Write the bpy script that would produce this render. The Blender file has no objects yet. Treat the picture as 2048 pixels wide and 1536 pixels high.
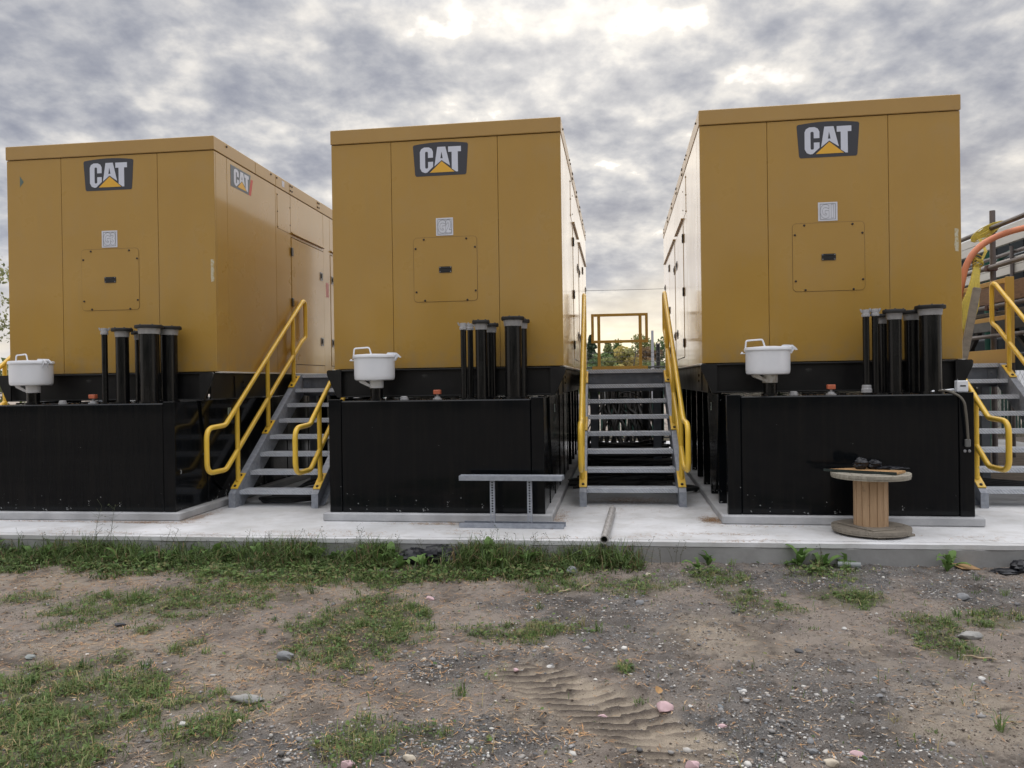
import bpy, math, random
import numpy as np
from mathutils import Vector, Matrix

random.seed(7)
rng = np.random.default_rng(11)
S = bpy.context.scene
COL = S.collection
PI = math.pi

# ------------------------------------------------------------------ camera
cam_d = bpy.data.cameras.new('camera')
cam = bpy.data.objects.new('camera', cam_d)
COL.objects.link(cam)
S.camera = cam
cam_d.sensor_width = 36.0
cam_d.lens = 26.70
cam_d.clip_start = 0.05
cam_d.clip_end = 6000
PITCH, ROLL, EYE = 0.0044, 0.0147, 1.444
F = Vector((0, math.cos(PITCH), -math.sin(PITCH)))
U0 = Vector((0, math.sin(PITCH), math.cos(PITCH)))
X0 = Vector((1, 0, 0))
R_ = X0 * math.cos(ROLL) - U0 * math.sin(ROLL)
U_ = U0 * math.cos(ROLL) + X0 * math.sin(ROLL)
cam.matrix_world = Matrix(((R_.x, U_.x, -F.x, 0), (R_.y, U_.y, -F.y, 0), (R_.z, U_.z, -F.z, EYE), (0, 0, 0, 1)))

# ------------------------------------------------------------------ render look
S.view_settings.view_transform = 'Standard'
S.view_settings.look = 'None'
S.view_settings.exposure = 1.0
S.view_settings.gamma = 1.0
S.view_settings.use_curve_mapping = False
S.render.engine = 'CYCLES'
S.cycles.use_denoising = True
S.cycles.max_bounces = 6
S.cycles.sample_clamp_indirect = 6

# ------------------------------------------------------------------ sky: stratocumulus over a low evening sun
SUN_EL, SUN_AZ = math.radians(25), math.radians(5)      # the sun stands behind the clouds, ahead of the camera
W = bpy.data.worlds.new('World')
S.world = W
W.use_nodes = True
nt = W.node_tree
for n in list(nt.nodes): nt.nodes.remove(n)
def N(t, **kw):
    n = nt.nodes.new(t)
    for k, v in kw.items(): setattr(n, k, v)
    return n
def L(a, b): nt.links.new(a, b)
def M(op, a, b=None, c=None, clamp=False):
    n = N('ShaderNodeMath', operation=op); n.use_clamp = clamp
    for i, v in enumerate((a, b, c)):
        if v is None: continue
        if isinstance(v, (int, float)): n.inputs[i].default_value = v
        else: L(v, n.inputs[i])
    return n.outputs[0]
def ramp(fac, stops, interp='LINEAR'):
    n = N('ShaderNodeValToRGB'); n.color_ramp.interpolation = interp
    e = n.color_ramp.elements
    while len(e) < len(stops): e.new(0.5)
    for i, (p, c) in enumerate(stops):
        e[i].position = p; e[i].color = (*c, 1)
    L(fac, n.inputs[0]); return n.outputs[0]
def mixc(fac, a, b, mode='MIX'):
    n = N('ShaderNodeMix', data_type='RGBA', blend_type=mode)
    for i, v in ((0, fac), (6, a), (7, b)):
        if isinstance(v, (int, float)): n.inputs[i].default_value = v
        elif isinstance(v, tuple): n.inputs[i].default_value = (*v, 1)
        else: L(v, n.inputs[i])
    return n.outputs[2]
out = N('ShaderNodeOutputWorld'); bg = N('ShaderNodeBackground'); L(bg.outputs[0], out.inputs[0])
sky = N('ShaderNodeTexSky', sky_type='NISHITA'); sky.sun_disc = False
sky.sun_elevation = SUN_EL; sky.sun_rotation = SUN_AZ
tc = N('ShaderNodeTexCoord')
sep = N('ShaderNodeSeparateXYZ'); L(tc.outputs['Generated'], sep.inputs[0])
zz = M('MAXIMUM', sep.outputs[2], 0.0)
den = M('ADD', zz, 0.34)
cmb = N('ShaderNodeCombineXYZ')
L(M('DIVIDE', sep.outputs[0], den), cmb.inputs[0]); L(M('DIVIDE', sep.outputs[1], den), cmb.inputs[1])
def noise(scale, detail, rough, off, dist=0.0, vec=None):
    mp = N('ShaderNodeMapping'); mp.inputs['Location'].default_value = off
    L(vec or cmb.outputs[0], mp.inputs[0])
    n = N('ShaderNodeTexNoise'); n.inputs['Scale'].default_value = scale; n.inputs['Detail'].default_value = detail
    n.inputs['Roughness'].default_value = rough; n.inputs['Distortion'].default_value = dist
    L(mp.outputs[0], n.inputs['Vector']); return n.outputs[0]
big = noise(1.5, 3, 0.5, (3.1, 7.7, 0))
mid = noise(7.0, 7, 0.54, (1.3, 2.2, 4.0), 0.12)
fine = noise(19.0, 4, 0.55, (5.3, 0.2, 1.0))
dens = M('ADD', M('ADD', M('MULTIPLY', big, 0.33), M('MULTIPLY', mid, 0.80)), M('MULTIPLY', fine, 0.24))   # about 0.65
cl = ramp(M('MULTIPLY_ADD', dens, 2.85, -1.44, True), [(0.0, (0.48, 0.455, 0.42)), (0.22, (0.39, 0.378, 0.365)), (0.48, (0.272, 0.274, 0.288)), (0.75, (0.192, 0.20, 0.228)), (1.0, (0.142, 0.152, 0.187))])
cover = M('MULTIPLY_ADD', dens, 7.0, -2.9, True)                 # thin gaps between the clouds
blue = N('ShaderNodeVectorMath', operation='SCALE'); L(sky.outputs[0], blue.inputs[0]); blue.inputs['Scale'].default_value = 0.05
cl2 = mixc(cover, blue.outputs[0], cl)
# glow of the hidden sun through the cloud sheet, and the low warm light near the horizon
sd = (math.sin(SUN_AZ) * math.cos(SUN_EL), math.cos(SUN_AZ) * math.cos(SUN_EL), math.sin(SUN_EL))
dt = N('ShaderNodeVectorMath', operation='DOT_PRODUCT'); L(tc.outputs['Generated'], dt.inputs[0]); dt.inputs[1].default_value = sd
g1 = M('POWER', M('MAXIMUM', dt.outputs['Value'], 0.0), 120.0)
g2 = M('POWER', M('MAXIMUM', dt.outputs['Value'], 0.0), 9.0)
thin = M('SUBTRACT', 1.45, dens)
glow = M('ADD', M('MULTIPLY', M('MULTIPLY', g1, thin), 0.13), M('MULTIPLY', M('MULTIPLY', g2, thin), 0.03))
gc = N('ShaderNodeVectorMath', operation='SCALE'); gc.inputs[0].default_value = (1.0, 0.91, 0.74); L(glow, gc.inputs['Scale'])
low = M('POWER', M('SUBTRACT', 1.0, zz), 11.0)
streak = noise(1.1, 4, 0.5, (9.0, 1.0, 2.0))
warm = M('MULTIPLY', low, M('MULTIPLY_ADD', streak, 5.0, -2.1, True))
c3 = mixc(M('MULTIPLY', low, 0.72, None, True), cl2, (0.34, 0.37, 0.44))
c4 = mixc(M('MULTIPLY', warm, 1.1, None, True), c3, (0.78, 0.65, 0.42))
c5 = mixc(1.0, c4, gc.outputs[0], 'ADD')
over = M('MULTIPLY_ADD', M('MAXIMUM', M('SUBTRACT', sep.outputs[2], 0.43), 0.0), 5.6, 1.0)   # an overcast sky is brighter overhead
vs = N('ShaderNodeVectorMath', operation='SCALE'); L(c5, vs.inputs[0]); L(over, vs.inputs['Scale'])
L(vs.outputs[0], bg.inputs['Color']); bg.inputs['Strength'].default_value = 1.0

sun_d = bpy.data.lights.new('sun', 'SUN'); sun_d.energy = 0.6; sun_d.angle = math.radians(95); sun_d.color = (1.0, 0.93, 0.82)
sun = bpy.data.objects.new('sun', sun_d); COL.objects.link(sun)
sun.rotation_euler = Vector(sd).to_track_quat('Z', 'Y').to_euler()

# ------------------------------------------------------------------ helpers
class MB:
    """collects shapes into one mesh"""
    def __init__(s): s.v = []; s.f = []; s.c = []; s.tint = (1, 1, 1)
    def add(s, vs, fs):
        o = len(s.v); s.v += [tuple(v) for v in vs]; s.f += [tuple(i + o for i in f) for f in fs]
        return s
    def box(s, x0, x1, y0, y1, z0, z1, b=0.0, m=None):
        if b <= 0:
            vs = [(x, y, z) for z in (z0, z1) for y in (y0, y1) for x in (x0, x1)]
            fs = [(0, 2, 3, 1), (4, 5, 7, 6), (0, 1, 5, 4), (2, 6, 7, 3), (0, 4, 6, 2), (1, 3, 7, 5)]
        else:
            b = min(b, (x1 - x0) * .45, (y1 - y0) * .45, (z1 - z0) * .45)
            vs = []; idx = {}
            for i, (X, sx) in enumerate(((x0, 1), (x1, -1))):
                for j, (Y, sy) in enumerate(((y0, 1), (y1, -1))):
                    for k, (Z, sz) in enumerate(((z0, 1), (z1, -1))):
                        for a in range(3):
                            p = [X + sx * b, Y + sy * b, Z + sz * b]; p[a] = (X, Y, Z)[a]
                            idx[i, j, k, a] = len(vs); vs.append(tuple(p))
            g = lambda i, j, k, a: idx[i, j, k, a]
            fs = [(g(0,0,0,0), g(0,0,1,0), g(0,1,1,0), g(0,1,0,0)), (g(1,0,0,0), g(1,1,0,0), g(1,1,1,0), g(1,0,1,0)),
                  (g(0,0,0,1), g(1,0,0,1), g(1,0,1,1), g(0,0,1,1)), (g(0,1,0,1), g(0,1,1,1), g(1,1,1,1), g(1,1,0,1)),
                  (g(0,0,0,2), g(0,1,0,2), g(1,1,0,2), g(1,0,0,2)), (g(0,0,1,2), g(1,0,1,2), g(1,1,1,2), g(0,1,1,2))]
            for j in (0, 1):
                for k in (0, 1): fs.append((g(0,j,k,1), g(1,j,k,1), g(1,j,k,2), g(0,j,k,2)))
            for i in (0, 1):
                for k in (0, 1): fs.append((g(i,0,k,0), g(i,1,k,0), g(i,1,k,2), g(i,0,k,2)))
            for i in (0, 1):
                for j in (0, 1): fs.append((g(i,j,0,0), g(i,j,1,0), g(i,j,1,1), g(i,j,0,1)))
            for i in (0, 1):
                for j in (0, 1):
                    for k in (0, 1): fs.append((g(i,j,k,0), g(i,j,k,1), g(i,j,k,2)))
        if m: vs = [m @ Vector(v) for v in vs]
        return s.add(vs, fs)
    def prism(s, pts, a, b, fn):
        """2-D outline extruded from a to b; fn(u, v, w) gives the point"""
        n = len(pts)
        vs = [fn(u, v, a) for u, v in pts] + [fn(u, v, b) for u, v in pts]
        fs = [tuple(range(n))[::-1], tuple(range(n, 2 * n))] + [(i, (i + 1) % n, n + (i + 1) % n, n + i) for i in range(n)]
        return s.add(vs, fs)
    def tube(s, pts, r, n=8, closed=False):
        P = [Vector(p) for p in pts]; k = len(P)
        rs = r if isinstance(r, (list, tuple)) else [r] * k
        T = []
        for i in range(k):
            a = P[(i - 1) % k] if (closed or i > 0) else P[i]; b = P[(i + 1) % k] if (closed or i < k - 1) else P[i]
            t = b - a; T.append(t.normalized() if t.length > 1e-9 else Vector((0, 0, 1)))
        u = T[0].orthogonal().normalized(); o = len(s.v); vs = []
        for i in range(k):
            u = u - T[i] * u.dot(T[i])
            u = u.normalized() if u.length > 1e-6 else T[i].orthogonal().normalized()
            w = T[i].cross(u)
            for j in range(n):
                a = 2 * PI * j / n; vs.append(P[i] + (u * math.cos(a) + w * math.sin(a)) * rs[i])
        fs = []
        for i in range(k if closed else k - 1):
            a, b = i * n, ((i + 1) % k) * n
            for j in range(n): fs.append((a + j, a + (j + 1) % n, b + (j + 1) % n, b + j))
        if not closed: fs += [tuple(range(n))[::-1], tuple(range((k - 1) * n, k * n))]
        return s.add(vs, fs)
    def lathe(s, prof, n=24, c=(0, 0, 0), caps=True):
        vs = []; fs = []
        for r, z in prof:
            for j in range(n):
                a = 2 * PI * j / n; vs.append((c[0] + r * math.cos(a), c[1] + r * math.sin(a), c[2] + z))
        for i in range(len(prof) - 1):
            for j in range(n):
                fs.append((i * n + j, i * n + (j + 1) % n, (i + 1) * n + (j + 1) % n, (i + 1) * n + j))
        if caps: fs += [tuple(range(n))[::-1], tuple(range((len(prof) - 1) * n, len(prof) * n))]
        return s.add(vs, fs)
    def mesh(s, name, sharp=35):
        me = bpy.data.meshes.new(name); me.from_pydata(s.v, [], s.f); me.update()
        me.shade_smooth(); me.set_sharp_from_angle(angle=math.radians(sharp))
        return me
    def build(s, name, m, parent=None, sharp=35, loc=None):
        me = s.mesh(name, sharp); me.materials.append(m)
        return link(name, me, parent, loc)
def link(name, me, parent=None, loc=None):
    o = bpy.data.objects.new(name, me); COL.objects.link(o)
    if parent: o.parent = parent
    if loc: o.location = loc
    return o
def tag(o, label=None, cat=None, group=None, kind=None):
    if label: o['label'] = label
    if cat: o['category'] = cat
    if group: o['group'] = group
    if kind: o['kind'] = kind
    return o
def thing(name, label, cat, loc=(0, 0, 0), rz=0.0, group=None):
    o = bpy.data.objects.new(name, None); COL.objects.link(o); o.empty_display_size = 0.2
    o.location = loc; o.rotation_euler = (0, 0, rz)
    return tag(o, label, cat, group)
def copy_tree(o, parent=None):
    c = o.copy(); COL.objects.link(c)
    if parent: c.parent = parent
    for ch in list(o.children): copy_tree(ch, c)
    return c
def fillet(pts, radii, closed=False, seg=6):
    """polyline with rounded corners"""
    P = [Vector(p) for p in pts]; k = len(P); outp = []
    for i in range(k):
        r = radii[i]
        if (not closed and i in (0, k - 1)) or r <= 0: outp.append(P[i]); continue
        a = (P[i - 1] - P[i]); b = (P[(i + 1) % k] - P[i])
        d = min(r, a.length * .49, b.length * .49)
        p0 = P[i] + a.normalized() * d; p2 = P[i] + b.normalized() * d
        for t in range(seg + 1):
            t /= seg; outp.append(p0 * (1 - t) ** 2 + P[i] * 2 * t * (1 - t) + p2 * t ** 2)
    return outp
def rrect(x0, x1, z0, z1, r, seg=4):
    o = []
    for cx, cz, a0 in ((x1 - r, z1 - r, 0), (x0 + r, z1 - r, 90), (x0 + r, z0 + r, 180), (x1 - r, z0 + r, 270)):
        for i in range(seg + 1):
            a = math.radians(a0 + 90 * i / seg); o.append((cx + r * math.cos(a), cz + r * math.sin(a)))
    return o

# ------------------------------------------------------------------ materials
def mat(name, base, rough=0.5, metal=0.0, base2=None, nscale=4.0, stretch=(1, 1, 1), rvar=0.0, bump=0.0, bscale=60.0, coat=0.0, coat_r=0.1, detail=5, contrast=(0.35, 0.65), spec=0.5, extra=None, sss=0.0, attr=None):
    m = bpy.data.materials.new(name); m.use_nodes = True
    t = m.node_tree; b = t.nodes['Principled BSDF']
    b.inputs['Base Color'].default_value = (*base, 1); b.inputs['Roughness'].default_value = rough; b.inputs['Metallic'].default_value = metal
    b.inputs['Coat Weight'].default_value = coat; b.inputs['Coat Roughness'].default_value = coat_r
    b.inputs['Specular IOR Level'].default_value = spec
    co = t.nodes.new('ShaderNodeTexCoord'); mp = t.nodes.new('ShaderNodeMapping'); mp.inputs['Scale'].default_value = stretch
    t.links.new(co.outputs['Object'], mp.inputs[0])
    def nz(scale, det=detail, rg=0.55, vec=mp.outputs[0]):
        n = t.nodes.new('ShaderNodeTexNoise'); n.inputs['Scale'].default_value = scale; n.inputs['Detail'].default_value = det; n.inputs['Roughness'].default_value = rg
        t.links.new(vec, n.inputs['Vector']); return n.outputs[0]
    def rmp(f, a, c, lo, hi):
        r = t.nodes.new('ShaderNodeMapRange'); r.inputs[1].default_value = a; r.inputs[2].default_value = c; r.inputs[3].default_value = lo; r.inputs[4].default_value = hi
        t.links.new(f, r.inputs[0]); return r.outputs[0]
    def mx(f, a, c, mode='MIX'):
        n = t.nodes.new('ShaderNodeMix'); n.data_type = 'RGBA'; n.blend_type = mode
        for i, v in ((0, f), (6, a), (7, c)):
            if isinstance(v, (int, float)): n.inputs[i].default_value = v
            elif isinstance(v, tuple): n.inputs[i].default_value = (*v, 1)
            else: t.links.new(v, n.inputs[i])
        return n.outputs[2]
    col = None; f = None
    if base2 is not None or rvar: f = nz(nscale)
    if base2 is not None:
        col = mx(rmp(f, contrast[0], contrast[1], 0, 1), base, base2)
    if rvar: t.links.new(rmp(f, 0.3, 0.7, rough - rvar, rough + rvar), b.inputs['Roughness'])
    if attr:
        a = t.nodes.new('ShaderNodeAttribute'); a.attribute_name = attr
        col = mx(1.0, a.outputs['Color'], col if col is not None else base, 'MULTIPLY')
    if bump:
        bn = t.nodes.new('ShaderNodeBump'); bn.inputs['Strength'].default_value = bump; bn.inputs['Distance'].default_value = 0.01
        t.links.new(nz(bscale, 3, .5, co.outputs['Object']), bn.inputs['Height']); t.links.new(bn.outputs[0], b.inputs['Normal'])
        if coat: t.links.new(bn.outputs[0], b.inputs['Coat Normal'])
    if extra: col = extra(t, b, co, nz, rmp, mx, col if col is not None else base)
    if col is not None and not isinstance(col, tuple): t.links.new(col, b.inputs['Base Color'])
    return m

def dusty(t, b, co, nz, rmp, mx, col):
    f = nz(2.2, 6, .65, co.outputs['Object']); return mx(rmp(f, .52, .80, 0, .16), col, (.34, .28, .20))
def streaked(t, b, co, nz, rmp, mx, col):
    col = dusty(t, b, co, nz, rmp, mx, col)
    m2 = t.nodes.new('ShaderNodeMapping'); m2.inputs['Scale'].default_value = (14, 14, .55); t.links.new(co.outputs['Object'], m2.inputs[0])
    f = nz(1.0, 4, .6, m2.outputs[0]); g = nz(.9, 3, .5, co.outputs['Object'])
    q = t.nodes.new('ShaderNodeMath'); q.operation = 'MULTIPLY'; t.links.new(rmp(f, .5, .72, 0, .30), q.inputs[0]); t.links.new(rmp(g, .35, .65, 0, 1), q.inputs[1])
    col = mx(q.outputs[0], col, (.33, .235, .10))
    s = t.nodes.new('ShaderNodeSeparateXYZ'); t.links.new(co.outputs['Object'], s.inputs[0])
    h = nz(9, 4, .6, co.outputs['Object']); d_ = t.nodes.new('ShaderNodeMath'); d_.operation = 'MULTIPLY'; t.links.new(rmp(s.outputs[2], 1.6, 1.95, .5, 0), d_.inputs[0]); t.links.new(rmp(h, .42, .68, 0, 1), d_.inputs[1])
    return mx(d_.outputs[0], col, (.27, .21, .13))      # road dust splashed low on the sheets
PAINT = mat('tan_paint', (.410, .244, .052), .30, rvar=.05, nscale=1.5, base2=(.392, .232, .050), bump=.02, bscale=2.2, spec=.22, coat=.6, coat_r=.10, extra=streaked)
PAINT_ROOF = mat('tan_paint_roof', (.405, .245, .064), .42, base2=(.385, .23, .060), nscale=2, coat=.25, coat_r=.2, extra=dusty)
CORE = mat('dark_joint', (.10, .06, .025), .7)
def chips(t, b, co, nz, rmp, mx, col):
    f = nz(13, 4, .6, co.outputs['Object']); s = t.nodes.new('ShaderNodeSeparateXYZ'); t.links.new(co.outputs['Object'], s.inputs[0])
    low_ = rmp(s.outputs[2], .10, .42, .0, .10)
    ad = t.nodes.new('ShaderNodeMath'); ad.operation = 'SUBTRACT'; t.links.new(f, ad.inputs[0]); t.links.new(low_, ad.inputs[1])
    return mx(rmp(ad.outputs[0], .625, .635, 0, .75), col, (.34, .35, .35))
BLACK = mat('black_enamel', (.0045, .0055, .0068), .16, base2=(.009, .009, .009), nscale=3.0, stretch=(7, 7, .5), rvar=.07, bump=.01, bscale=1.6, coat=.18, coat_r=.05, contrast=(.45, .8), extra=chips, spec=.10)
def scuff(t, b, co, nz, rmp, mx, col):
    f = nz(5, 6, .6, co.outputs['Object']); return mx(rmp(f, .64, .70, 0, .35), col, (.13, .13, .125))
SKID = mat('skid_black', (.006, .006, .007), .40, spec=.3, base2=(.011, .011, .011), nscale=5, rvar=.08, extra=scuff)
PIPEBLK = mat('pipe_black', (.0045, .0045, .0055), .22, spec=.3, base2=(.009, .009, .009), nscale=6, stretch=(6, 6, .7), rvar=.08)
RUBBER = mat('black_rubber', (.009, .009, .010), .6, base2=(.018, .018, .018), nscale=12)
ZINC = mat('zinc_collar', (.40, .40, .40), .5, base2=(.30, .30, .31), nscale=14)
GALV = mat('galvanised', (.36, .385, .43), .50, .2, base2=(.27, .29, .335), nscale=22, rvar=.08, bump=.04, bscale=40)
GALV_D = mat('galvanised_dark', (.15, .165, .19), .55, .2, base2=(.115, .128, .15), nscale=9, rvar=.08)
def treadx(t, b, co, nz, rmp, mx, col):
    v = t.nodes.new('ShaderNodeTexWave'); v.wave_type = 'BANDS'; v.bands_direction = 'DIAGONAL'; v.inputs['Scale'].default_value = 18; v.inputs['Distortion'].default_value = 2.0; v.inputs['Detail'].default_value = 1
    t.links.new(co.outputs['Object'], v.inputs['Vector'])
    bn = t.nodes.new('ShaderNodeBump'); bn.inputs['Strength'].default_value = .55; bn.inputs['Distance'].default_value = .006
    t.links.new(v.outputs[1], bn.inputs['Height']); t.links.new(bn.outputs[0], b.inputs['Normal'])
    return mx(rmp(v.outputs[1], .5, .9, 0, .45), col, (.72, .76, .82))
TREAD = mat('tread_plate', (.50, .53, .575), .42, .2, base2=(.40, .425, .47), nscale=16, extra=treadx)
def wornyel(t, b, co, nz, rmp, mx, col):
    f = nz(9, 6, .6, co.outputs['Object']); return mx(rmp(f, .66, .72, 0, .5), col, (.22, .16, .07))
YELLOW = mat('safety_yellow', (.84, .54, .060), .34, base2=(.78, .50, .058), nscale=5, rvar=.05, coat=.2, extra=wornyel)
YELLOW_FLAT = mat('safety_yellow_flat', (.56, .33, .06), .5, base2=(.52, .31, .06), nscale=3)
WHITE = mat('white_enamel', (.78, .80, .84), .32, base2=(.74, .765, .81), nscale=3, coat=.2)
def grime(t, b, co, nz, rmp, mx, col):
    f = nz(26, 5, .6, co.outputs['Object']); return mx(rmp(f, .46, .6, 0, .7), col, (.30, .26, .20))
WHITE_DIRTY = mat('white_enamel_chipped', (.60, .60, .58), .5, extra=grime)
ORANGE = mat('orange_plastic', (.56, .14, .06), .5, base2=(.48, .125, .06), nscale=12)
BOLT = mat('bolt_steel', (.045, .035, .028), .45, .5)
STEELB = mat('bolt_zinc', (.30, .30, .31), .4, .7)
BLKPL = mat('black_plastic', (.012, .012, .013), .32)
def paper_(n, c): return mat(n, c, .7, base2=tuple(x * .9 for x in c), nscale=9)
SIGNW = paper_('sign_white', (.66, .68, .74)); INK = mat('ink_grey', (.12, .125, .15), .6)
LOGO_BG = mat('logo_black', (.040, .042, .052), .42); LOGO_W = mat('logo_white', (.60, .63, .72), .45); LOGO_Y = mat('logo_yellow', (.72, .40, .04), .45)
LOGO_R = mat('logo_red', (.55, .08, .06), .5); LOGO_G = mat('logo_grey', (.13, .15, .17), .5)
TAPE = mat('old_tape', (.55, .52, .40), .8, base2=(.46, .36, .16), nscale=34, contrast=(.45, .6))
TRIM = mat('sill_sheen', (.62, .60, .55), .35, base2=(.5, .48, .44), nscale=8)  # cream tone puts the reflection on the ledge into its colour
GREENPL = mat('dark_green_slat', (.012, .05, .038), .5, base2=(.02, .075, .06), nscale=8)
def concx(c2, amt, sc):
    def fx(t, b, co, nz, rmp, mx, col):
        f = nz(sc, 8, .68, co.outputs['Object']); g = nz(sc * .22, 4, .5, co.outputs['Object'])
        col = mx(rmp(f, .47, .74, 0, amt), col, c2)
        return mx(rmp(g, .45, .7, 0, .35), col, tuple(x * .72 for x in c2))
    return fx
CONC_W = mat('white_concrete', (.70, .705, .72), .8, base2=(.53, .535, .54), nscale=1.3, bump=.12, bscale=30, extra=concx((.42, .405, .38), .65, 4))
CONC_G = mat('grey_concrete', (.34, .34, .335), .85, base2=(.29, .29, .285), nscale=2.5, bump=.25, bscale=26, extra=concx((.22, .215, .205), .6, 3.5))
CONC_P = mat('plinth_concrete', (.50, .505, .515), .85, base2=(.36, .365, .38), nscale=3.2, bump=.15, bscale=40, extra=concx((.34, .34, .34), .4, 7))
STEEL_PIPE = mat('bare_steel', (.52, .51, .50), .42, .3, base2=(.36, .34, .32), nscale=18, stretch=(3, .6, 3), rvar=.1)
def woodm(n, a, b2, st, knots=None):
    def fx(t, b, co, nz, rmp, mx, col):
        f = nz(7, 3, .5, co.outputs['Object']); return mx(rmp(f, .66, .74, 0, .6), col, tuple(x * .3 for x in a))
    return mat(n, a, .75, base2=b2, nscale=9, stretch=st, bump=.12, bscale=50, extra=fx)
WOOD = woodm('pine_stave', (.50, .335, .20), (.42, .275, .16), (5, 5, .5))
WOOD_GREY = woodm('weathered_wood', (.265, .235, .19), (.19, .165, .135), (1, 7, 2))
WOOD_GREY2 = woodm('weathered_wood_pale', (.38, .355, .29), (.25, .225, .185), (1, 7, 2))
PLY = woodm('plywood', (.46, .275, .12), (.38, .22, .10), (1.5, 4, 2)); PLY_EDGE = mat('dark_green_edge', (.012, .022, .020), .55)
BAG = mat('black_polythene', (.008, .009, .013), .36, bump=.3, bscale=30, spec=.4)
ROPE = mat('yellow_rope', (.58, .46, .07), .75, base2=(.48, .38, .07), nscale=30)
HOSE = mat('orange_hose', (.66, .23, .105), .55, base2=(.58, .2, .1), nscale=5)
RUSTPIPE = mat('scaffold_steel', (.12, .105, .105), .5, .5, base2=(.19, .17, .165), nscale=6)
# ------------------------------------------------------------------ ground
def vnoise(x, y, seed):
    r = np.random.default_rng(seed); T = r.random((256, 256))
    xi = np.floor(x).astype(int); yi = np.floor(y).astype(int); fx = x - xi; fy = y - yi
    fx = fx * fx * (3 - 2 * fx); fy = fy * fy * (3 - 2 * fy)
    g = lambda a, b: T[a % 256, b % 256]
    return (g(xi, yi) * (1 - fx) + g(xi + 1, yi) * fx) * (1 - fy) + (g(xi, yi + 1) * (1 - fx) + g(xi + 1, yi + 1) * fx) * fy
def fbm(x, y, seed, oct=4, lac=2.03, gain=.5):
    s = 0; a = 1; t = 0
    for i in range(oct): s = s + a * vnoise(x + i * 17.3, y + i * 5.1, seed + i); t += a; x = x * lac; y = y * lac; a *= gain
    return s / t
GRASS= [(-2.62, 5.68, 0.79, 0.37, 1.0), (-1.03, 5.04, 0.38, 0.63, 1.2), (-1.19, 4.71, 0.19, 0.36, 0.8), (-2.27, 3.76, 0.47, 0.47, 1.2), (-2.66, 4.14, 0.3, 0.28, 1), (-1.83, 3.95, 0.26, 0.16, 1), (-1.47, 3.52, 0.16, 0.25, 0.9), (-2.46, 5.1, 0.08, 0.13, 1.0), (-2.4, 4.55, 0.09, 0.13, 1.0), (-2.04, 4.75, 0.09, 0.14, 1.0), (0.06, 4.92, 0.36, 0.18, 0.9), (-0.71, 3.4, 0.16, 0.21, 0.8), (-0.42, 3.49, 0.11, 0.12, 0.7), (-0.17, 3.38, 0.07, 0.09, 0.6), (0.61, 4.27, 0.04, 0.09, 1.3), (-0.12, 4.19, 0.06, 0.09, 1.2), (1.63, 6.17, 0.2, 0.25, 1.0), (1.68, 5.66, 0.15, 0.18, 0.8), (2.48, 5.62, 0.22, 0.23, 1.0), (2.56, 6.27, 0.29, 0.22, 0.8), (2.58, 4.55, 0.15, 0.2, 1.0), (3.15, 5.0, 0.23, 0.16, 0.9), (2.69, 4.92, 0.13, 0.24, 1.0), (-3.8, 5.95, 0.23, 0.2, 0.8), (-3.0, 5.29, 0.21, 0.18, 0.6), (-2.48, 6.48, 0.26, 0.27, 0.7), (-1.95, 6.29, 0.5, 0.39, 0.9), (0.95, 5.98, 0.35, 0.23, 0.6), (0.36, 6.01, 0.24, 0.18, 0.7), (-2.07, 3.35, 0.31, 0.18, 1.1), (-1.41, 3.79, 0.15, 0.17, 0.6), (1.79, 5.34, 0.21, 0.16, 0.6), (-1.11, 6.24, 0.29, 0.29, 0.9)]
BAND= [(-4.57, 7.47, 0.98, 0.55, 1.0), (-3.24, 7.23, 0.95, 0.56, 1.0), (-2.02, 7.16, 0.71, 0.59, 1.0), (-1.15, 6.98, 0.41, 0.5, 1.0), (-0.32, 6.99, 0.46, 0.52, 1.0), (0.33, 7.09, 0.51, 0.53, 1.0), (0.84, 6.72, 0.27, 0.29, 0.7), (-0.13, 6.51, 0.77, 0.31, 0.8), (-1.45, 6.68, 0.44, 0.4, 0.8)]
SAND= [(1.32, 4.79, 0.35, 0.42, 1.0), (0.24, 3.79, 0.3, 0.26, 1.0), (0.39, 3.56, 0.21, 0.21, 1.1), (2.21, 3.61, 0.26, 0.38, 1.0), (-1.51, 4.47, 0.47, 0.29, 0.8), (-2.57, 4.68, 0.62, 0.45, 0.7), (-3.94, 6.57, 0.73, 0.32, 0.8), (0.6, 3.41, 0.16, 0.14, 0.8), (-1.29, 5.95, 0.78, 0.26, 0.6), (2.1, 4.49, 0.09, 0.33, 0.6), (2.0, 3.51, 0.28, 0.2, 0.9), (-1.22, 3.9, 0.36, 0.19, 0.6)]
GRAV= [(2.53, 6.2, 1.22, 0.44, 1.0), (-0.23, 4.34, 0.43, 0.27, 1.0), (0.89, 5.0, 0.82, 0.57, 0.8), (1.67, 3.8, 0.62, 0.73, 0.8), (-0.3, 3.44, 0.57, 0.27, 1), (1.04, 3.39, 0.45, 0.28, 1), (-0.93, 3.41, 0.31, 0.21, 0.9), (0.44, 5.53, 0.55, 0.25, 1), (3.46, 5.7, 0.45, 0.53, 1), (0.86, 4.22, 0.22, 0.44, 0.6), (-1.28, 3.52, 0.14, 0.15, 0.7), (1.6, 4.27, 0.42, 0.37, 0.5)]
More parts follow.
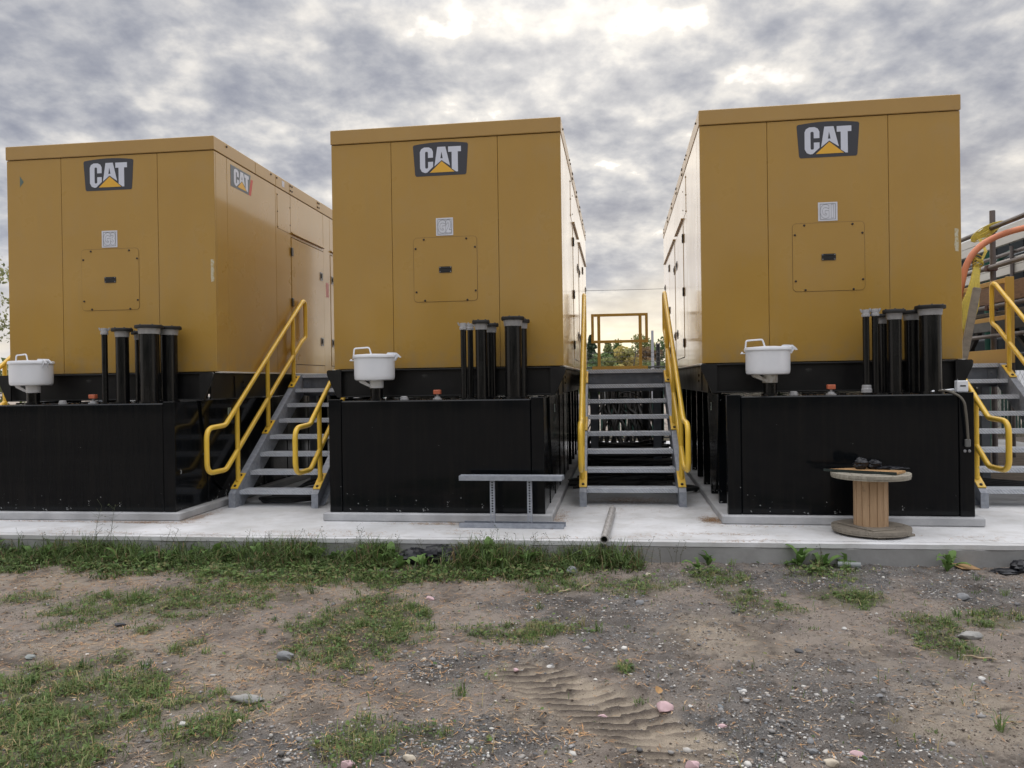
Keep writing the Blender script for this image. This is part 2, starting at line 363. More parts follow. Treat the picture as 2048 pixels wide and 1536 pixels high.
NEED= [(-3.7, 6.39, 0.84, 0.42, 1.0), (-2.29, 4.76, 0.94, 0.56, 0.7), (-2.06, 6.14, 0.73, 0.31, 1.0), (-0.84, 5.53, 0.44, 0.31, 0.8), (-1.23, 4.3, 0.71, 0.46, 0.6), (0.58, 4.47, 0.26, 0.2, 0.8), (-0.33, 3.75, 0.37, 0.17, 0.6), (0.21, 3.42, 0.2, 0.1, 1), (-0.07, 4.58, 0.18, 0.17, 0.9), (-0.12, 6.35, 0.63, 0.41, 0.5), (-1.74, 4.18, 0.28, 0.21, 1), (1.46, 3.96, 0.1, 0.06, 1), (1.12, 4.29, 0.17, 0.11, 0.8), (2.26, 3.78, 0.15, 0.17, 0.4)]
STONES= [(0.72, 3.69, 0.092, 'pink'), (0.41, 3.65, 0.058, 'pink'), (1.45, 3.24, 0.055, 'pink'), (0.73, 3.17, 0.063, 'pink'), (0.95, 3.51, 0.042, 'pink'), (-0.72, 3.21, 0.063, 'pink'), (-0.46, 3.25, 0.064, 'cream'), (0.2, 4.34, 0.051, 'white'), (-0.64, 5.7, 0.06, 'pink'), (-1.37, 4.5, 0.101, 'grey'), (-2.95, 4.61, 0.073, 'greypale'), (-1.39, 3.92, 0.181, 'flat'), (1.15, 3.86, 0.046, 'white'), (1.29, 3.33, 0.039, 'grey'), (1.3, 3.14, 0.066, 'cream'), (2.82, 4.7, 0.192, 'flat'), (3.25, 5.5, 0.094, 'grey'), (2.49, 4.06, 0.048, 'white'), (0.48, 6.43, 0.11, 'grey'), (1.1, 6.28, 0.066, 'cream'), (0.91, 5.54, 0.066, 'grey'), (0.85, 3.71, 0.029, 'white'), (-0.54, 4.43, 0.041, 'cream'), (1.67, 4.48, 0.059, 'dark'), (-2.72, 5.22, 0.096, 'dark'), (1.83, 3.83, 0.04, 'grey'), (-1.6, 3.63, 0.053, 'white'), (-1.34, 3.64, 0.038, 'cream'), (-0.0, 4.21, 0.033, 'pink'), (0.82, 4.75, 0.044, 'grey'), (1.14, 3.87, 0.036, 'grey'), (1.27, 3.24, 0.051, 'grey'), (2.13, 4.91, 0.039, 'white'), (1.69, 4.21, 0.033, 'cream')]
PL= [(-5.0, 7.75), (-4.63, 7.65), (-4.46, 7.88), (-4.15, 7.73), (-3.89, 7.84), (-3.6, 7.82), (-3.23, 7.63), (-3.02, 7.78), (-2.68, 7.68), (-2.34, 7.57), (-2.01, 7.48), (-1.64, 7.56), (-1.34, 7.54), (-0.21, 7.25), (-0.27, 6.94), (0.74, 7.02), (0.91, 6.87), (2.44, 6.97), (2.61, 7.06), (2.65, 6.82), (1.56, 6.73), (1.68, 6.69), (3.65, 6.51), (3.55, 6.57), (-0.69, 6.97), (0.09, 6.82), (2.81, 6.75)]
def patches(x, y, tab, soft=1.35, seed=3, nz=.8, scale=7.0):
    """0..1 cover from a list of blots (x, y, rx, ry, weight), broken up by noise"""
    d = np.zeros_like(x); n = fbm(x * scale, y * scale, seed, 3) - .5
    for e in tab:
        q = ((x - e[0]) / (e[2] * 1.15)) ** 2 + ((y - e[1]) / (e[3] * 1.15)) ** 2
        d = np.maximum(d, np.clip((soft - q + n * nz * 2) * .8, 0, 1) * (e[4] if len(e) > 4 else 1))
    return d
EDGE0, EDGE_S = 6.87, -0.121
def edge_y(x): return EDGE0 + EDGE_S * x
TRK = Vector((.60, -.80)); TRK0 = (-.22, 4.36)
def track(x, y):
    dx, dy = x - TRK0[0] - .15, y - TRK0[1]
    s = dx * TRK.x + dy * TRK.y; q = dx * -TRK.y + dy * TRK.x     # along, across
    mask = np.clip((s + .05) * 6, 0, 1) * np.clip((1.55 - s) * 4, 0, 1) * np.clip((.23 - np.abs(q)) * 14, 0, 1)
    return s, q, mask
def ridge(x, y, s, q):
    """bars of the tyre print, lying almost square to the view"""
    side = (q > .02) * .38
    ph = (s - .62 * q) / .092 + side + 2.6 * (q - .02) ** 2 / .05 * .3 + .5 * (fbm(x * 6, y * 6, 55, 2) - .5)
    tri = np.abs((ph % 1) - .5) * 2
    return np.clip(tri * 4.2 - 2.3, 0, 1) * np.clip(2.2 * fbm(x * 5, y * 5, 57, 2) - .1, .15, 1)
def height(x, y):
    s, q, m = track(x, y)
    calm = 1 - .85 * np.clip(m, 0, 1)
    h = -.185 + .05 * (fbm(x * .55, y * .55, 21, 3) - .5) + calm * (.045 * (fbm(x * 3.1, y * 3.1, 31, 4) - .5) + .026 * (fbm(x * 13, y * 13, 41, 3) - .5))
    near = np.clip(1 - np.abs(y - 5) / 5, 0, 1)
    h = h - (1 - np.clip(near * 3, 0, 1)) * .01
    h = h - m * .014 + m * .026 * ridge(x, y, s, q)
    berm = np.exp(-((np.abs(q) - .28) / .05) ** 2) * np.clip((s + .1) * 5, 0, 1) * np.clip((1.6 - s) * 4, 0, 1)
    h = h + berm * (.002 + .030 * fbm(x * 11, y * 11, 61, 3))
    rut = np.exp(-(((x - .02) * .5 + (y - 4.42)) / .05) ** 2) * np.clip(1 - np.abs(x + .05) / .45, 0, 1)
    h = h - .05 * rut * (.5 + fbm(x * 9, y * 9, 63, 2))
    grv = patches(x, y, GRAV, seed=5)
    h = h + calm * grv * .014 * (fbm(x * 38, y * 38, 71, 2) - .4)
    clod = np.clip(fbm(x * 22, y * 22, 77, 3) - .58, 0, 1)
    return h + calm * clod * .09 * np.clip(grv + 1.0 * berm + .25, 0, 1)
def gz(x, y): return float(height(np.array([x]), np.array([y]))[0])

def axis(dense0, dense1, step, far, growth=1.35):
    a = list(np.arange(dense0, dense1 + 1e-6, step)); d = step; v = dense1
    while v < far: d *= growth; v += d; a.append(v)
    d = step; v = dense0; b = []
    while v > -far: d *= growth; v -= d; b.append(v)
    return np.array(b[::-1] + a)
gx = axis(-5.6, 5.2, .017, 2500); gy = axis(2.7, 7.6, .015, 2500)
GX, GY = np.meshgrid(gx, gy); GZ = height(GX.ravel(), GY.ravel()).reshape(GX.shape)
nx, ny = len(gx), len(gy)
co = np.stack([GX.ravel(), GY.ravel(), GZ.ravel()], 1)
ii = np.arange((ny - 1) * (nx - 1)); r_, c_ = ii // (nx - 1), ii % (nx - 1); a_ = r_ * nx + c_
quads = np.stack([a_, a_ + 1, a_ + nx + 1, a_ + nx], 1)
def np_mesh(name, co, faces, loops_per):
    me = bpy.data.meshes.new(name); nv = len(co); nf = len(faces)
    me.vertices.add(nv); me.vertices.foreach_set('co', co.astype(np.float32).ravel())
    me.loops.add(nf * loops_per); me.loops.foreach_set('vertex_index', faces.astype(np.int32).ravel())
    me.polygons.add(nf); me.polygons.foreach_set('loop_start', np.arange(0, nf * loops_per, loops_per, dtype=np.int32))
    me.update(calc_edges=True); me.validate(); return me
def tint(me, cols, name='tint'):
    a = me.color_attributes.new(name, 'FLOAT_COLOR', 'POINT')
    c = np.ones((len(cols), 4), np.float32); c[:, :3] = cols; a.data.foreach_set('color', c.ravel())
gm = np_mesh('ground', co, quads, 4); gm.shade_smooth()
fx_, fy_ = GX.ravel(), GY.ravel()
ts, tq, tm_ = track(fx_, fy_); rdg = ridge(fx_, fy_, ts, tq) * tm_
sandm = np.clip(patches(fx_, fy_, SAND, seed=9) + tm_ * 1.3 * (.7 + .5 * fbm(fx_ * 6, fy_ * 6, 141, 3)) - rdg * 1.5, 0, 1); gravm = patches(fx_, fy_, GRAV, seed=5)
sidem = np.exp(-((np.abs(tq) - .29) / .05) ** 2) * np.clip((ts + .1) * 5, 0, 1) * np.clip((1.6 - ts) * 4, 0, 1)   # dark clods thrown up beside the tyre print
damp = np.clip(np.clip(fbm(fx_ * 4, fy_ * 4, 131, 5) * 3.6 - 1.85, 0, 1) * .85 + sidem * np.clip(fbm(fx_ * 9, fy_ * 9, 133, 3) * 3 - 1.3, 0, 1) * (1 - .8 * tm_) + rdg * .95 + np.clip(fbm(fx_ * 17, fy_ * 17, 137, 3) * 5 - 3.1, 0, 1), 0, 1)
gr_ = np.maximum(patches(fx_, fy_, GRASS, seed=3), patches(fx_, fy_, BAND, seed=4))
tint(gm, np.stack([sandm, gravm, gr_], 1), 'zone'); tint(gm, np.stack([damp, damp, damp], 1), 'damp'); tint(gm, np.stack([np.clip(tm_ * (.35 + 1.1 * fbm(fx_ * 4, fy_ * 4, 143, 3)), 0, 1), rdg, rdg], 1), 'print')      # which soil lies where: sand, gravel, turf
def groundx(t, b, co, nz, rmp, mx, col):
    a = t.nodes.new('ShaderNodeAttribute'); a.attribute_name = 'zone'
    s = t.nodes.new('ShaderNodeSeparateColor'); t.links.new(a.outputs['Color'], s.inputs[0])
    O = co.outputs['Object']
    f1 = nz(3, 8, .65, O); f2 = nz(24, 6, .7, O); f3 = nz(95, 5, .75, O); f4 = nz(260, 3, .7, O)
    dirt = mx(rmp(f2, .35, .7, 0, 1), (.375, .318, .273), (.235, .203, .178))
    dirt = mx(rmp(f1, .42, .62, 0, .75), dirt, (.42, .36, .302))
    grav = mx(rmp(f3, .38, .68, 0, 1), (.145, .139, .134), (.285, .277, .268))
    grav = mx(rmp(f2, .4, .7, 0, .6), grav, (.115, .106, .098))
    sand = mx(rmp(f2, .35, .75, 0, 1), (.47, .40, .32), (.36, .305, .245))
    turf = mx(rmp(f2, .3, .7, 0, 1), (.10, .11, .055), (.19, .17, .105))
    c = mx(s.outputs[1], dirt, grav); c = mx(s.outputs[0], c, sand)
    tm = t.nodes.new('ShaderNodeMath'); tm.operation = 'MULTIPLY'; tm.inputs[1].default_value = .75; t.links.new(s.outputs[2], tm.inputs[0])
    c = mx(tm.outputs[0], c, turf)
    d_ = t.nodes.new('ShaderNodeAttribute'); d_.attribute_name = 'damp'
    c = mx(d_.outputs['Fac'], c, mx(.75, c, (.080, .066, .056)))
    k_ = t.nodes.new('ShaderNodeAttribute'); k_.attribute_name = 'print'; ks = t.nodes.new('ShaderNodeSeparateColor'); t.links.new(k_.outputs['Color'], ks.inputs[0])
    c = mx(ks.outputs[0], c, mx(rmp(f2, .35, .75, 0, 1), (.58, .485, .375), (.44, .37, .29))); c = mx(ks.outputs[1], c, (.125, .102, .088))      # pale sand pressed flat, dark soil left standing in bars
    c = mx(rmp(f3, .60, .70, 0, .6), c, (.44, .405, .37)); c = mx(rmp(f3, .32, .42, .6, 0), c, (.075, .060, .050))
    c = mx(rmp(f4, .60, .70, 0, .5), c, (.46, .43, .40)); c = mx(rmp(f4, .32, .42, .55, 0), c, (.07, .058, .050))
    bn = t.nodes.new('ShaderNodeBump'); bn.inputs['Strength'].default_value = 1.0; bn.inputs['Distance'].default_value = .022
    ad = t.nodes.new('ShaderNodeMath'); ad.operation = 'ADD'; t.links.new(f2, ad.inputs[0]); t.links.new(f3, ad.inputs[1])
    t.links.new(ad.outputs[0], bn.inputs['Height']); t.links.new(bn.outputs[0], b.inputs['Normal'])
    return c
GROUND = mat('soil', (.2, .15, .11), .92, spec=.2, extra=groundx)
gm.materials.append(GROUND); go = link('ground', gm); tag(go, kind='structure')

# ------------------------------------------------------------------ concrete pad (grey pour with a white skim on top) and plinths
YAW = math.atan(EDGE_S)
def padfn(u, v, w): return (u, v, w)
PADX0, PADX1, PADD = -12.0, 9.5, 11.0
def pad(z0, z1, grow, b, m, name, parent=None):
    mb = MB(); M4 = Matrix.Translation((0, EDGE0, 0)) @ Matrix.Rotation(YAW, 4, 'Z')
    mb.box(PADX0 - grow, PADX1 + grow, -grow, PADD + grow, z0, z1, b, M4)
    o = mb.build(name, m, parent, 25); return o
p0_ = pad(-.45, -.041, 0, .008, CONC_G, 'concrete_pad'); tag(p0_, kind='structure')
M_PAD = Matrix.Translation((0, EDGE0, 0)) @ Matrix.Rotation(YAW, 4, 'Z')
def ragged(x0, x1, ya, yb, ja, jb, seed, step=.07):
    r_g = random.Random(seed); n = int((x1 - x0) / step); o = []; w = 0
    for k in range(n + 1):
        w = .7 * w + r_g.uniform(-1, 1); o.append((x0 + (x1 - x0) * k / n, ya + ja * w * .6 - (ja * 2.2 if r_g.random() < .04 else 0) * (1 if ya > yb else -1)))
    for k in range(n, -1, -1):
        w = .7 * w + r_g.uniform(-1, 1); o.append((x0 + (x1 - x0) * k / n, yb + jb * w * .6))
    return o
def slab(name, outline, z0, z1, m): return MB().prism(outline, z0, z1, lambda u, v, w: M_PAD @ Vector((u, v, w))).build(name, m, None, 25)
tag(slab('pad_surface', ragged(PADX0, PADX1, .098, PADD, .003, 0, 5), -.040, 0.0, CONC_W), kind='structure')
tag(slab('pad_edge', ragged(PADX0, PADX1, -.004, .092, .005, .003, 6), -.040, -.0015, CONC_W), kind='structure')
GEN = [(-4.671, 8.873, -.120), (-.723, 8.445, -.1375), (3.330, 7.956, -.140)]
def gframe(i): x, y, t = GEN[i]; return Matrix.Translation((x, y, 0)) @ Matrix.Rotation(t, 4, 'Z')
def gw(i, l, d, z=0): return gframe(i) @ Vector((l, d, z))
DIRT_SHADE = mat('pad_dirt_shade', (.17, .135, .105), .95, base2=(.10, .082, .066), nscale=6, bump=.5, bscale=50, spec=.2)
for i, (l0, l1, d0, d1, jg) in enumerate(((1.34, 2.72, 2.5, 7.5, .05), (1.30, 5.2, 1.55, 9.0, .09))):     # soil over the pad; the middle sheet also paints in the walkway's shade
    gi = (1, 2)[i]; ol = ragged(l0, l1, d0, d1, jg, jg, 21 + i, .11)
    o = MB().prism(ol, .0008, .005, lambda u, v, w: gframe(gi) @ Vector((u, v, w))).build('dirt_shade_layer', DIRT_SHADE, None, 25); tag(o, kind='structure')
for i in range(3):
    mb = MB(); mb.box(-1.20, 1.21, -.665, 6.7, .001, .088, .012)
    o = mb.build('concrete_plinth', CONC_P, None, 25); o.matrix_world = gframe(i); tag(o, kind='structure')
# ------------------------------------------------------------------ generator sets
ZC, ZT, HW, LEN = 1.600, 4.303, 1.300, 6.60
C1 = [(-.27, 4.004), (-.256, 4.036), (-.222, 4.054), (-.169, 4.054), (-.136, 4.036), (-.121, 4.004), (-.121, 3.937), (-.178, 3.937), (-.178, 3.996), (-.186, 4.006), (-.204, 4.006), (-.211, 3.996),
      (-.211, 3.829), (-.204, 3.820), (-.186, 3.820), (-.178, 3.829), (-.178, 3.892), (-.121, 3.892), (-.121, 3.836), (-.181, 3.782), (-.190, 3.773), (-.216, 3.771), (-.250, 3.786), (-.27, 3.824)]
A1 = [(-.0715, 4.053), (-.025, 4.053), (-.025, 4.000), (-.0375, 3.925), (-.0235, 3.925), (-.0235, 3.905), (-.1055, 3.840)]
A2 = [(-.025, 4.053), (.0205, 4.053), (.071, 3.840), (-.0235, 3.905), (-.0235, 3.925), (-.0105, 3.925), (-.025, 4.000)]
T1 = [(.052, 4.051), (.197, 4.051), (.197, 3.992), (.160, 3.992), (.160, 3.771), (.138, 3.771), (.091, 3.806), (.091, 3.992), (.052, 3.992)]
TRI = [(-.0235, 3.893), (-.159, 3.771), (.123, 3.771)]
def arch_plate():
    top = [(-.300 + .600 * k / 10, 4.085 + .022 * (1 - (k / 5 - 1) ** 2)) for k in range(11)]
    return [(-.313, 4.070)] + top + [(.313, 4.070), (.291, 3.752), (.278, 3.735), (-.278, 3.735), (-.291, 3.752)]
def face(d): return lambda u, v, w: (u, d - w, v)
def emblem(parent, fn_, plate, plate_mat, off=0.0):
    fn = lambda u, v, w: fn_(u + off + (.0365 if w > .0021 else 0), v, w)
    lg = MB().prism(plate, 0, .002, fn).build('emblem', plate_mat, parent)
    for nm, poly in (('letter_c', [C1]), ('letter_a', [A1, A2]), ('letter_t', [T1])):
        mb = MB()
        for p in poly: mb.prism(p, .0022, .0034, fn)
        mb.build('emblem_letter', LOGO_W, lg)
    MB().prism(TRI, .0022, .0034, fn).build('emblem_triangle', LOGO_Y, lg)
    return lg
def text_outline(txt, size, width):
    cu = bpy.data.curves.new('t', 'FONT'); cu.body = txt; cu.size = size; cu.align_x = 'CENTER'; cu.align_y = 'CENTER'
    cu.offset = .006; cu.fill_mode = 'NONE'; cu.bevel_depth = width; cu.bevel_resolution = 0; cu.resolution_u = 4; cu.space_character = .98
    o = bpy.data.objects.new('t', cu); COL.objects.link(o); dg = bpy.context.evaluated_depsgraph_get()
    me = bpy.data.meshes.new_from_object(o.evaluated_get(dg)); bpy.data.objects.remove(o); bpy.data.curves.remove(cu)
    return me
def bolt_head(c, axis, r=.011, h=.007):
    mb = MB(); q = Vector((0, 0, 1)).rotation_difference(Vector(axis)).to_matrix().to_4x4()
    m4 = Matrix.Translation(c) @ q; t = MB().lathe([(r, 0), (r, h * .6), (r * .7, h)], 8)
    mb.add([m4 @ Vector(v) for v in t.v], t.f); return mb
def handle_pull(parent, l, z):
    """black recessed pull handle with four screws"""
    h = MB().prism(rrect(l - .071, l + .071, z - .034, z + .034, .01), 0, .006, face(-.004)).build('handle', BLKPL, parent)
    mb = MB().box(l - .05, l + .05, -.016, -.010, z + .012, z + .022, .003); mb.box(l - .052, l + .052, -.0125, -.010, z - .02, z - .014, .001)
    mb.build('handle_lip', BLKPL, h)
    for sx in (-1, 1):
        for sz in (-1, 1): bolt_head((l + sx * .06, -.010, z + sz * .024), (0, -1, 0), .006, .003).build('screw', STEELB, h)
def side_latch(parent, s, d, z):
    X = s * (HW + .004)
    fn = lambda u, v, w: (X + s * w, u, v)
    h = MB().prism(rrect(d - .06, d + .06, z - .065, z + .065, .015), 0, .008, fn).build('latch', STEELB, parent)
    MB().prism(rrect(d - .048, d + .048, z - .053, z + .053, .012), .008, .0095, fn).build('latch_cup', BLKPL, h)
    MB().prism([(d - .02, z - .03), (d + .03, z - .01), (d + .03, z + .02), (d - .02, z + .035)], .0095, .018, fn).build('latch_paddle', BLKPL, h)
def side_hinge(parent, s, d, z):
    X = s * (HW + .004)
    b = sorted((X, X + s * .016))
    h = MB().box(b[0], b[1], d - .035, d + .035, z - .06, z + .06, .006).build('hinge', BLKPL, parent)
    for dz in (-.03, .03): bolt_head((X + s * .016, d + .01, z + dz), (s, 0, 0), .008, .003).build('screw', STEELB, h)

def build_generator(i, label, num, tape, extras):
    g = thing('generator', label, 'generator', (GEN[i][0], GEN[i][1], 0), GEN[i][2], 'generators on the concrete pad')
    MB().box(-HW + .022, HW - .022, .024, LEN - .02, ZC + .006, ZT - .03).build('enclosure_core', CORE, g)
    # front sheets
    for a, b in ((-HW, -.605), (-.6012, .6032), (.607, HW)):
        MB().box(a, b, 0, .035, ZC, 4.136, .0035).build('panel', PAINT, g)
    # roof cap in lengths
    for a, b in ((-.012, 1.039), (1.043, 1.645), (1.649, 2.098), (2.102, 3.148), (3.152, 4.2), (4.204, 5.25), (5.254, LEN + .01)):
        MB().box(-HW - .006, HW + .006, a, b, 4.143, ZT, .006).build('roof_panel', PAINT_ROOF, g)
    for s in (-1, 1):
        X0_, X1_ = sorted((s * HW, s * (HW - .03)))
        def sheet(nm, d0, d1, z0, z1, proud=0.0, parent=g):
            x0, x1 = sorted((s * (HW + proud), s * (HW - .03)))
            return MB().box(x0, x1, d0, d1, z0, z1, .003).build(nm, PAINT, parent)
        for d0, d1 in ((.0375, .297), (.302, 1.637), (1.642, 2.137), (3.405, 3.695), (6.27, LEN)): sheet('panel', d0, d1, ZC, 4.136)
        sheet('access_cover', 1.69, 2.125, 3.58, 4.06, .004)
        for k, (d, z) in enumerate(((1.70, 4.04), (1.70, 3.81), (1.70, 3.60), (2.115, 3.95), (2.115, 3.7))):
            bolt_head((s * (HW + .004), d, z), (s, 0, 0), .009, .006).build('bolt', BOLT, g)
        for k, (d0, d1, hng, lch) in enumerate(((2.142, 3.40, 2.155, 3.29), (3.70, 4.955, 4.94, 3.79), (4.96, 6.265, 4.98, 6.15))):
            sheet('panel', d0, d1, 3.612, 4.136); sheet('panel', d0, d1, 3.54, 3.606); sheet('panel', d0, d1, ZC, 1.722)
            x0, x1 = sorted((s * HW, s * (HW + .03)))
            MB().box(x0, x1, d0 + .01, d1, 3.585, 3.604, .003).build('drip_strip', PAINT, g)
            door = sheet('door', d0 + .006, d1 - .006, 1.729, 3.532, .005)
            for z in (3.33, 2.61, 1.92): side_hinge(door, s, hng, z)
            for z in (3.13, 2.10): side_latch(door, s, lch, z)
        x0, x1 = sorted((s * (HW - .04), s * (HW + .035)))
        MB().box(x0, x1, .02, LEN, ZC - .018, ZC - .002, .003).build('sill', TRIM, g)
        for d in (.29, 1.5, 1.68, 2.13, 2.19, 3.17, 3.23, 4.17, 4.23, 5.22, 5.28, 6.3):
            for z in ((4.262,) if d < 2 else (4.262, 4.195)):
                bolt_head((s * (HW + .006), d, z), (s, 0, 0), .013, .011).build('bolt', BOLT, g)
    emblem(g, face(0), arch_plate(), LOGO_BG, (0.0, -.035, .011)[i])
    # number plate
    sg = MB().box(-.097, .097, -.004, 0, 3.067, 3.263, .001).build('number_plate', SIGNW, g)
    mb = MB()
    for a, b, c, d in ((-.078, .078, 3.083, 3.0865), (-.078, .078, 3.2435, 3.247), (-.078, -.0745, 3.083, 3.247), (.0745, .078, 3.083, 3.247)): mb.box(a, b, -.0052, -.004, c, d)
    mb.build('plate_border', INK, sg)
    me = text_outline(num, .135, .0012); me.materials.append(INK)
    lt = link('plate_lettering', me, sg, (0, -.0045, 3.160)); lt.rotation_euler = (PI / 2, 0, 0); lt.scale = (.93, 1.38, 1)
    # bolted access panel
    ap = MB().prism(rrect(-.357, .360, 2.337, 3.049, .04), 0, .004, face(0)).build('access_panel', PAINT, g)
    mb = MB(); o_, i_ = rrect(-.3605, .3635, 2.3335, 3.0525, .043), rrect(-.357, .360, 2.337, 3.049, .04)
    n = len(o_)
    mb.add([(u, -.0012, v) for u, v in o_] + [(u, -.0012, v) for u, v in i_], [(k, (k + 1) % n, n + (k + 1) % n, n + k) for k in range(n)])
    mb.build('panel_gasket', CORE, ap)
    for l, z in ((-.238, 3.029), (.243, 3.025), (-.334, 2.931), (.340, 2.929), (-.33, 2.446), (.342, 2.447), (-.233, 2.350), (.247, 2.347)):
        bolt_head((l, -.004, z), (0, -1, 0), .0115, .008).build('bolt', BOLT, ap)
    handle_pull(ap, .003, 2.689)
    if tape:
        l0, l1, z0, z1 = tape; k = 9; rr = random.Random(i)
        pts = [(l0 + rr.uniform(0, .008), z0 + (z1 - z0) * t / k) for t in range(k + 1)] + [(l1 - rr.uniform(0, .008), z1 - (z1 - z0) * t / k + rr.uniform(-.008, .008)) for t in range(k + 1)]
        MB().prism(pts, .0005, .0015, face(0)).build('tape', TAPE, g)
    # skid under the enclosure
    sk = MB()
    sk.box(-1.22, 1.22, -.085, -.06, 1.288, 1.585, .003)
    sk.box(-1.22, 1.22, -.13, -.0601, 1.572, 1.588, .003); sk.box(-1.22, 1.22, -.13, -.0601, 1.283, 1.297, .003)
    for s in (-1, 1):
        x0, x1 = sorted((s * 1.23, s * 1.25)); sk.box(x0, x1, -.05, LEN, 1.285, 1.578, .003)
        x0, x1 = sorted((s * 1.16, s * 1.2299)); sk.box(x0, x1, -.05, LEN, 1.562, 1.577, .003)
    sk.box(-1.2299, 1.2299, LEN - .03, LEN - .001, 1.288, 1.56)
    skid = sk.build('skid_frame', SKID, g)
    for s in (-1, 1):
        pts = [(s * 1.168, 1.59), (s * 1.318, 1.59), (s * 1.335, 1.575), (s * 1.330, 1.53), (s * 1.225, 1.30), (s * 1.215, 1.285), (s * 1.168, 1.285)]
        MB().prism(pts if s < 0 else pts[::-1], .131, .155, face(0)).build('end_plate', SKID, skid)
        pts = [(.28, 1.285), (.34, 1.48), (.42, 1.555), (1.12, 1.555), (1.20, 1.48), (1.26, 1.285), (1.10, 1.05), (.45, 1.05)]
        # lifting plate bolted to the skid side
        X = s * 1.2505
        lp = MB().prism([(.5, 1.30), (.5, 1.55), (.98, 1.55), (.98, 1.30)], 0, .012, lambda u, v, w: (X + s * w, u, v)).build('lifting_plate', SKID, skid)
        for z in (1.41, 1.475): bolt_head((X + s * .012, .71, z), (s, 0, 0), .018, .012).build('bolt', SKID, lp)
    if extras == 'G3':
        # small reflector on the front, emblem and stickers on the right side
        MB().prism([(-1.13, 3.95), (-1.13, 3.82), (-1.082, 3.88)], .0005, .0015, face(0)).build('arrow_sticker', mat('sticker_grey_green', (.10, .15, .13), .5), g)
        k = .50 / .610
        fn = lambda u, v, w: (HW + w, .665 + u * k * 1.02, 3.965 + (v - 3.92) * .73)
        plate = [(-.33, 4.085), (.30, 4.085), (.22, 3.735), (-.33, 3.735)]
        lg = emblem(g, fn, plate, LOGO_G)
        MB().prism([(.31, 4.02), (.37, 4.02), (.30, 3.735), (.23, 3.735)], .0, .002, fn).build('emblem_stripe', LOGO_R, lg)
        MB().box(HW + .006, HW + .0075, 1.85, 1.93, 4.19, 4.27).build('white_sticker', SIGNW, g)
        st = MB().box(HW, HW + .0015, 3.50, 3.62, 2.83, 3.06).build('warning_sticker', mat('sticker_pink', (.62, .30, .30), .6), g)
    return g
build_generator(0, 'tan generator cabinet with the white G3 plate and a second emblem on its side', 'G3', (1.240, 1.286, 2.628, 2.887), 'G3')
build_generator(1, 'tan generator cabinet with the white G2 plate between the two staircases', 'G2', None, '')
build_generator(2, 'tan generator cabinet with the white G1 plate, above the black tank behind the cable reel', 'G1', (1.232, 1.278, 2.706, 2.938), '')

# ------------------------------------------------------------------ fuel tanks
def vent(parent, l, d, r, top, capr, z0=1.256):
    p = MB().lathe([(r * 1.18, 0), (r * 1.18, .02), (r, .022), (r, top - z0 - .09)], 28, (l, d, z0)).build('vent_pipe', PIPEBLK, parent)
    MB().lathe([(r * 1.02, 0), (r * 1.06, .004), (r * 1.14, .062)], 28, (l, d, top - .098)).build('collar', ZINC, p)
    mb = MB().lathe([(capr * .97, 0), (capr, .006), (capr, .03), (capr * .96, .036), (.001, .038)], 32, (l, d, top - .0355))
    for k in range(6):
        a = k * PI / 3 + .3; t = bolt_head((l + capr * .84 * math.cos(a), d + capr * .84 * math.sin(a), top), (0, 0, 1), .009, .008); mb.add(t.v, t.f)
    mb.build('cap', RUBBER, p); return p
def thin_pipe(parent, l, d, top, r=.031, base=False, z0=1.256):
    p = MB().lathe([(r * 1.5, 0), (r * 1.5, .015), (r, .016), (r, top - z0 - .06)], 18, (l, d, z0)).build('filler_pipe', PIPEBLK, parent)
    mb = MB().lathe([(r * 1.05, 0), (r * 1.3, .005), (r * 1.32, .028), (r * 1.12, .032), (r * 1.2, .06), (r * 1.2, .072), (r * .9, .074)], 18, (l, d, top - .074))
    for a in (0, PI):     # cam levers
        c, s_ = math.cos(a + .25), math.sin(a + .25)
        mb.tube([(l + c * r * 1.25, d + s_ * r * 1.25, top - .03), (l + c * r * 1.7, d + s_ * r * 1.7, top - .005), (l + c * r * 1.75, d + s_ * r * 1.75, top + .006)], .008, 6)
    mb.build('coupling', ZINC, p)
    if base: MB().lathe([(r * 1.1, 0), (r * 1.6, .01), (r * 1.62, .045), (r * 1.4, .05), (r * 1.4, .08), (r * 1.05, .085)], 16, (l, d, z0 + .01)).build('union', ZINC, p)
